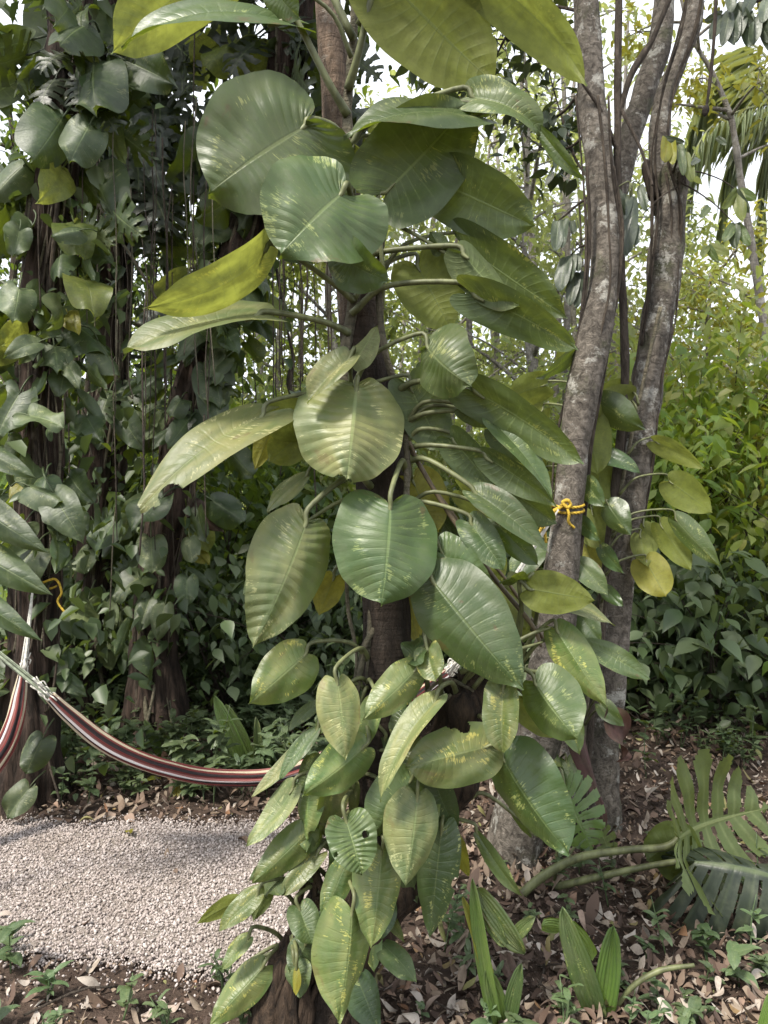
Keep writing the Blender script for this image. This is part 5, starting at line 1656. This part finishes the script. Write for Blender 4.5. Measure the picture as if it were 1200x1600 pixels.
# ------------------------------------------------------------------ thickets and forest behind
def shrub(px, Y, z0, h, w, n, size, mat, label, seed, group=None, name='shrub', clumps=9, aspect=.5, down=.55):
    rng = np.random.default_rng(seed)
    x = (px - 600) / F * Y
    t = thing(name, label, 'shrub', (x, Y, 0), group)
    mb = MB()
    tips = []
    for k in range(clumps):
        tip = np.array([x + rng.normal() * w * .38, Y + rng.normal() * w * .3, z0 + (h - z0) * (.25 + .75 * rng.random() ** .8)])
        tips.append(tip)
        b0 = np.array([x + rng.normal() * .06, Y + rng.normal() * .06, -.03])
        tube(mb, [b0, b0 * .45 + tip * .55 + np.array([0, 0, .12 * h]) * rng.uniform(-.3, 1), tip], [.014, .009, .003], 6, 14, rough=.2, seed=k)
        for q in range(3):
            t2 = tip + rng.normal(size=3) * np.array([.18, .16, .14]) * w
            m_ = b0 * .3 + tip * .7
            tube(mb, [m_, (m_ + t2) / 2 + np.array([0, 0, .05]), t2], [.006, .004, .0015], 5, 8)
            tips.append(t2)
    part('branches', mb, M['twig'], t)
    tips = np.array(tips)
    c = tips[rng.integers(0, len(tips), n)]
    C = c + rng.normal(size=(n, 3)) * np.array([.15, .14, .13]) * w
    C = C[C[:, 2] > .03]
    V, Q = leaf_mass(rng, C, size, down, .5, aspect, Y < 6.3)
    o = part_fast('foliage', V, Q, M[mat], t)
    return t


def tree(px, Y, H, r, seed, label, bark='twig', mat='far2', n=2600, size=.1, z_first=.45, lean=0., spread=1.6, group=None, nb=11, path=None):
    rng = np.random.default_rng(seed)
    x = (px - 600) / F * Y
    t = thing('tree', label, 'tree', (x, Y, 0), group)
    p = [np.array([x, Y, -.05])]
    for i in range(1, 7):
        f = i / 6
        p.append(np.array([x + lean * f + rng.normal() * .07 * H / 6, Y + rng.normal() * .06, H * f]))
    if path is not None:
        p = [np.array(q, float) for q in path]
    mb = MB()
    tube(mb, p, np.linspace(r, r * .3, len(p)), 10, 60, rough=.18, seed=seed)
    part('trunk', mb, M[bark], t)
    pp = spline(np.array(p), 100)
    mb = MB()
    tips = []
    for k in range(nb):
        f = z_first + (1 - z_first) * (k + rng.random()) / nb
        a = pp[min(99, int(f * 99))]
        ang = k * 2.4 + rng.random()
        l = spread * (1.15 - .6 * f) * rng.uniform(.6, 1.2)
        d = np.array([math.cos(ang), math.sin(ang), rng.uniform(.0, .75)])
        e = a + d * l
        tube(mb, [a, a + d * l * .5 + np.array([0, 0, .1 * l]), e], [r * .34, r * .2, .004], 6, 12, rough=.2, seed=k)
        for q in range(5):
            s = a + (e - a) * rng.uniform(.35, 1)
            e2 = s + (rand_unit(rng, 1)[0] * .8 + d * .5) * l * .38
            tube(mb, [s, (s + e2) / 2 + np.array([0, 0, .03]), e2], [r * .1 + .002, r * .06 + .002, .0015], 5, 7)
            tips += [e2, (s + e2) / 2, s * .3 + e2 * .7]
    part('branches', mb, M[bark], t)
    tips = np.array(tips)
    C = tips[rng.integers(0, len(tips), n)] + rng.normal(size=(n, 3)) * .17 * spread / 1.6
    C = C[:int(len(C) * (.5 if mat == 'far2' else .8))]
    part_fast('crown', *leaf_mass(rng, C, size, .45, .4, .45), M[mat], t)
    return t


# thicket right of the grey trees
R_ = [(1065, 6.2, .7, 2.75, 1.5, 1500, .125, 'lush', 'tall bright green shrub right behind the broken tree'),
      (1170, 5.7, .7, 2.6, 1.5, 1900, .11, 'lush', 'tall bright green shrub at the right edge, above the monstera'),
      (1260, 6.0, .6, 2.9, 1.5, 1700, .085, 'yellowish', 'bright green shrub cut by the right edge'),
      (1110, 7.4, .8, 3.0, 2.0, 3600, .085, 'far', 'broad bright shrub deeper in the right thicket'),
      (1010, 7.0, .5, 2.4, 1.4, 2600, .08, 'far', 'bright shrub seen between the two grey trees'),
      (1120, 5.2, .1, .95, 1.3, 700, .15, 'dim', 'shaded shrub with large dull leaves behind the monstera'),
      (1030, 5.4, .1, .9, 1.1, 600, .14, 'dim', 'shaded shrub at the foot of the broken tree'),
      (1205, 5.0, .1, 1.0, 1.2, 700, .15, 'dim', 'shaded dull-leaved shrub at the right edge'),
      (1080, 6.0, .1, 1.0, 1.8, 1100, .13, 'dim', 'dark undergrowth shrub in the middle of the right thicket'),
      (940, 6.6, .1, 1.1, 1.5, 1300, .12, 'dim', 'dark shrub behind the roped tree'),
      # between the middle tree and the roped tree
      (700, 7.6, .3, 2.2, 1.9, 3600, .075, 'far', 'bright shrub just right of the middle tree'),
      (800, 8.2, .5, 2.5, 2.1, 3800, .075, 'far', 'bright shrub between the middle tree and the roped tree'),
      (880, 7.4, .4, 2.2, 1.6, 2600, .075, 'far', 'bright shrub left behind the roped tree'),
      (690, 5.8, .05, 1.2, 1.5, 1300, .10, 'dim', 'dull shrub low behind the broken limb'),
      (790, 5.9, .05, 1.3, 1.5, 1300, .10, 'dim', 'dull shrub low left of the roped tree'),
      (860, 5.2, .02, .8, 1.2, 700, .10, 'dim', 'low dull shrub at the foot of the roped tree'),
      # left of the middle tree
      (440, 7.2, .6, 2.3, 1.8, 3200, .08, 'far', 'green shrub left of the middle tree behind the hanging roots'),
      (520, 7.9, .4, 2.4, 1.8, 3200, .08, 'far', 'bright shrub hidden in part by the middle tree'),
      (380, 6.4, .1, 1.7, 1.5, 1600, .12, 'mid', 'mid green shrub behind the leaning vine-covered tree'),
      (460, 5.9, .05, 1.25, 1.5, 1500, .11, 'dim', 'shaded shrub behind the strap-leaved clump'),
      (360, 5.6, .05, 1.0, 1.2, 1100, .10, 'dim', 'shaded low shrub right of the leaning tree foot'),
      (540, 5.6, .05, 1.15, 1.3, 1200, .10, 'dim', 'shaded shrub behind the middle tree foot'),
      (300, 7.0, .3, 2.6, 1.7, 1900, .13, 'lush', 'green shrub between the two right hand vine-covered trees'),
      (200, 6.6, .2, 2.2, 1.6, 1700, .13, 'lush', 'green shrub behind the reddish vine-covered tree'),
      (90, 6.3, .2, 2.5, 1.6, 1900, .13, 'dim', 'dark shrub between the two left vine-covered trees'),
      (-20, 6.0, .2, 2.6, 1.6, 1900, .13, 'dim', 'dark shrub at the left edge behind the hammock tree'),
      (190, 5.5, .05, .8, 1.1, 800, .10, 'dim', 'low dark shrub between the feet of two vine-covered trees'),
      (90, 5.0, .05, .7, 1.0, 600, .10, 'dim', 'low dark shrub right of the hammock tree foot')]
for i, a in enumerate(R_):
    shrub(*a, seed=300 + i, aspect=(.5, .36, .62)[i % 3], clumps=(9, 7, 12)[i % 3])

# slender trees behind
pale = tree(1195, 7.0, 6.5, .05, 400, 'slim pale tree with a kinked trunk at the right edge', 'pale_bark', 'yellowish', 700, .10, .55, 0, 1.1, nb=7,
            path=[P(1222, 1330, 7.0) * np.array([1, 1, 0]), P(1210, 800, 7.0), P(1199, 560, 7.0), P(1188, 470, 7.0), P(1172, 370, 7.0), P(1158, 285, 7.0), P(1147, 210, 7.0), P(1138, 172, 7.0), P(1112, 112, 7.0), P(1080, 55, 7.0), P(1060, -20, 7.0)])
mb = MB()
tube(mb, [P(1138, 172, 7), P(1100, 168, 6.95), P(1060, 163, 6.9)], [.018, .015, .008], 8, 20, rough=.2)
part('branch', mb, M['pale_bark'], pale)
TT = [(490, 9.5, 6.2, .075, 'pale slim tree left of the middle tree, beyond the hanging roots', 'pale_bark', 'far2', 2400, .4),
      (786, 11, 7.0, .07, 'pale slim tree midway between the middle tree and the roped tree', 'pale_bark', 'far2', 3000, -.3),
      (702, 10, 7.5, .06, 'slim tree just right of the middle tree in the distance', 'pale_bark', 'far2', 3000, .2),
      (866, 9, 6.8, .09, 'thicker pale tree close behind the roped tree', 'pale_bark', 'far2', 2600, -.5),
      (952, 10.5, 7.2, .07, 'pale tree seen between the two grey trees', 'pale_bark', 'far2', 2400, .2),
      (640, 12, 8.0, .08, 'airy tree whose crown shows over the middle of the vine', 'twig', 'far2', 3600, .4),
      (760, 13, 8.5, .09, 'airy twiggy tree against the white sky, centre right', 'twig', 'far2', 3600, .2),
      (845, 8.0, 6.6, .05, 'thin twiggy tree with sparse leaves left of the roped tree', 'twig', 'far2', 1500, -.2),
      (905, 12, 8.5, .09, 'airy tree behind the roped tree', 'twig', 'far2', 3600, -.3),
      (1090, 9.5, 4.6, .07, 'yellowing tree behind the broken tree', 'twig', 'yellowish', 2600, .2),
      (1150, 11, 4.8, .08, 'yellow-green tree in front of the palm', 'twig', 'yellowish', 3200, .1),
      (1200, 9.0, 4.2, .07, 'green tree at the right edge under the palm', 'twig', 'far', 2600, .1),
      (1040, 13, 6.0, .09, 'tree in the gap above the broken trunk', 'twig', 'far', 3000, .0),
      (560, 11, 6.4, .08, 'tree hidden in part by the middle tree', 'twig', 'far', 2600, -.2),
      (420, 10, 5.6, .08, 'tree in the gap between the leaning tree and the middle tree', 'twig', 'far', 3000, .2),
      (330, 10.5, 5.4, .08, 'green tree glimpsed between the vine-covered trees', 'twig', 'far', 3000, .1),
      (240, 9.0, 5.8, .08, 'green tree behind the reddish vine-covered tree', 'twig', 'mid', 2800, .0),
      (120, 9.5, 5.6, .09, 'green tree between the two left vine-covered trees', 'twig', 'mid', 2800, .0),
      (20, 9.0, 6.4, .09, 'green tree with sky showing through it at the left edge', 'twig', 'mid', 2600, .0)]
for i, (px, Y, H, r, lab, bk, mt, n, lean) in enumerate(TT):
    tree(px, Y, H, r, 500 + i, lab, 'pale_bark' if px > 380 else bk, mt, n, .10 if Y < 10 else .12, .38, lean, 1.7)


def build_palm():
    Y = 12.5
    c = P(1240, 150, Y)
    t = thing('palm_tree', 'palm with feathery drooping fronds at the right edge', 'palm', (c[0], c[1], 0))
    mb = MB()
    tube(mb, [(c[0] + .3, Y, -.05), (c[0] + .2, Y, 3), (c[0], Y, c[2] - .2), c], [.16, .13, .12, .09], 12, 50, rough=.1)
    part('trunk', mb, M['pale_bark'], t)
    rng = np.random.default_rng(9)
    for k, (ex, ey, mx, my) in enumerate([(1060, 250, 1120, 120), (1130, 130, 1175, 70), (1050, 340, 1110, 200), (1120, 400, 1150, 220), (1190, 420, 1195, 250), (1330, 260, 1300, 110), (1340, 400, 1320, 220)]):
        dY = rng.uniform(-1.0, 1.0)
        p = spline([c, P(mx, my, Y + dY * .6), P(ex, ey, Y + dY)], 70)
        mb = MB()
        tube(mb, p, np.linspace(.03, .006, 70), 5, 70)
        tg = np.gradient(p, axis=0)
        tg /= np.linalg.norm(tg, axis=1)[:, None]
        fr = part('frond', mb, M['petiole'], t)
        Cs, Ds = [], []
        for i in range(4, 70):
            for s in (-1, 1):
                side = np.cross(tg[i], [0, 0, 1.0]) * s
                Cs.append(p[i])
                Ds.append(side * .5 + tg[i] * .45 + np.array([0, 0, -.55]) + rng.normal(size=3) * .08)
        Cs, Ds = np.array(Cs), np.array(Ds)
        L = rng.uniform(.8, 1.2, len(Cs)) * np.interp(np.arange(len(Cs)), [0, 20, 90, len(Cs)], [.5, 1, 1, .4])
        V, Q = small_leaves(rng, Cs, Ds, np.tile([0, -.3, 1.0], (len(Cs), 1)), L, np.full(len(Cs), .034))
        part_fast('leaflets', V, Q, M['frond'], fr)


build_palm()


def build_far():
    rng = np.random.default_rng(77)
    N = 210000
    y = rng.uniform(14, 27, N)
    x = rng.uniform(-.75, .75, N) * (y + 3)
    hmax = 3.9 + 1.4 * np.sin(x * .45 + 1) + 1.1 * np.sin(x * 1.3 + y) + (y - 14) * .10
    z = rng.random(N) ** .85 * np.maximum(hmax, 2.2)
    cl = np.array([mnoise.noise(Vector((a * .9, b * .6, c * .9))) for a, b, c in zip(x, y, z)])
    keep = (cl > -.04) | (z < 1.6)
    C = np.stack([x, y, z], 1)[keep]
    V, Q = leaf_mass(rng, C, .15, .45, .4, .55)
    o = link('forest', mesh_fast('forest', V, Q, M['far'], True))
    tag(o, 'sunlit green wood closing the view behind everything', 'forest', None, 'stuff')
    N = 60000
    y = rng.uniform(8.5, 14, N)
    x = rng.uniform(-.72, .72, N) * (y + 2)
    z = rng.random(N) ** 1.3 * (1.7 + .7 * np.sin(x * .9) + .3 * np.sin(x * 2.7 + y))
    C = np.stack([x, y, np.maximum(z, .03)], 1)
    V, Q = leaf_mass(rng, C, .12, .4, .4, .55)
    o = link('undergrowth', mesh_fast('undergrowth', V, Q, M['lush'], True))
    tag(o, 'low green undergrowth covering the ground under the far trees', 'undergrowth', None, 'stuff')


build_far()




# thin pale stems standing in the far wood
rng = np.random.default_rng(41)
for k in range(26):
    px, Y = rng.uniform(385, 1010), rng.uniform(8.5, 15)
    x = (px - 600) / F * Y
    H, lean = rng.uniform(4.5, 8.5), rng.normal() * .35
    mb = MB()
    tube(mb, [(x, Y, -.05), (x + lean * .3, Y, H * .33), (x + lean * .55 + rng.normal() * .05, Y, H * .66), (x + lean, Y, H)], [.05, .042, .034, .018], 8, 40, rough=.2, seed=k)
    single('sapling', mb, M['pale_bark'], 'thin pale stem standing in the sunlit far wood', 'sapling', (x, Y, 0), 'thin pale stems in the far wood')
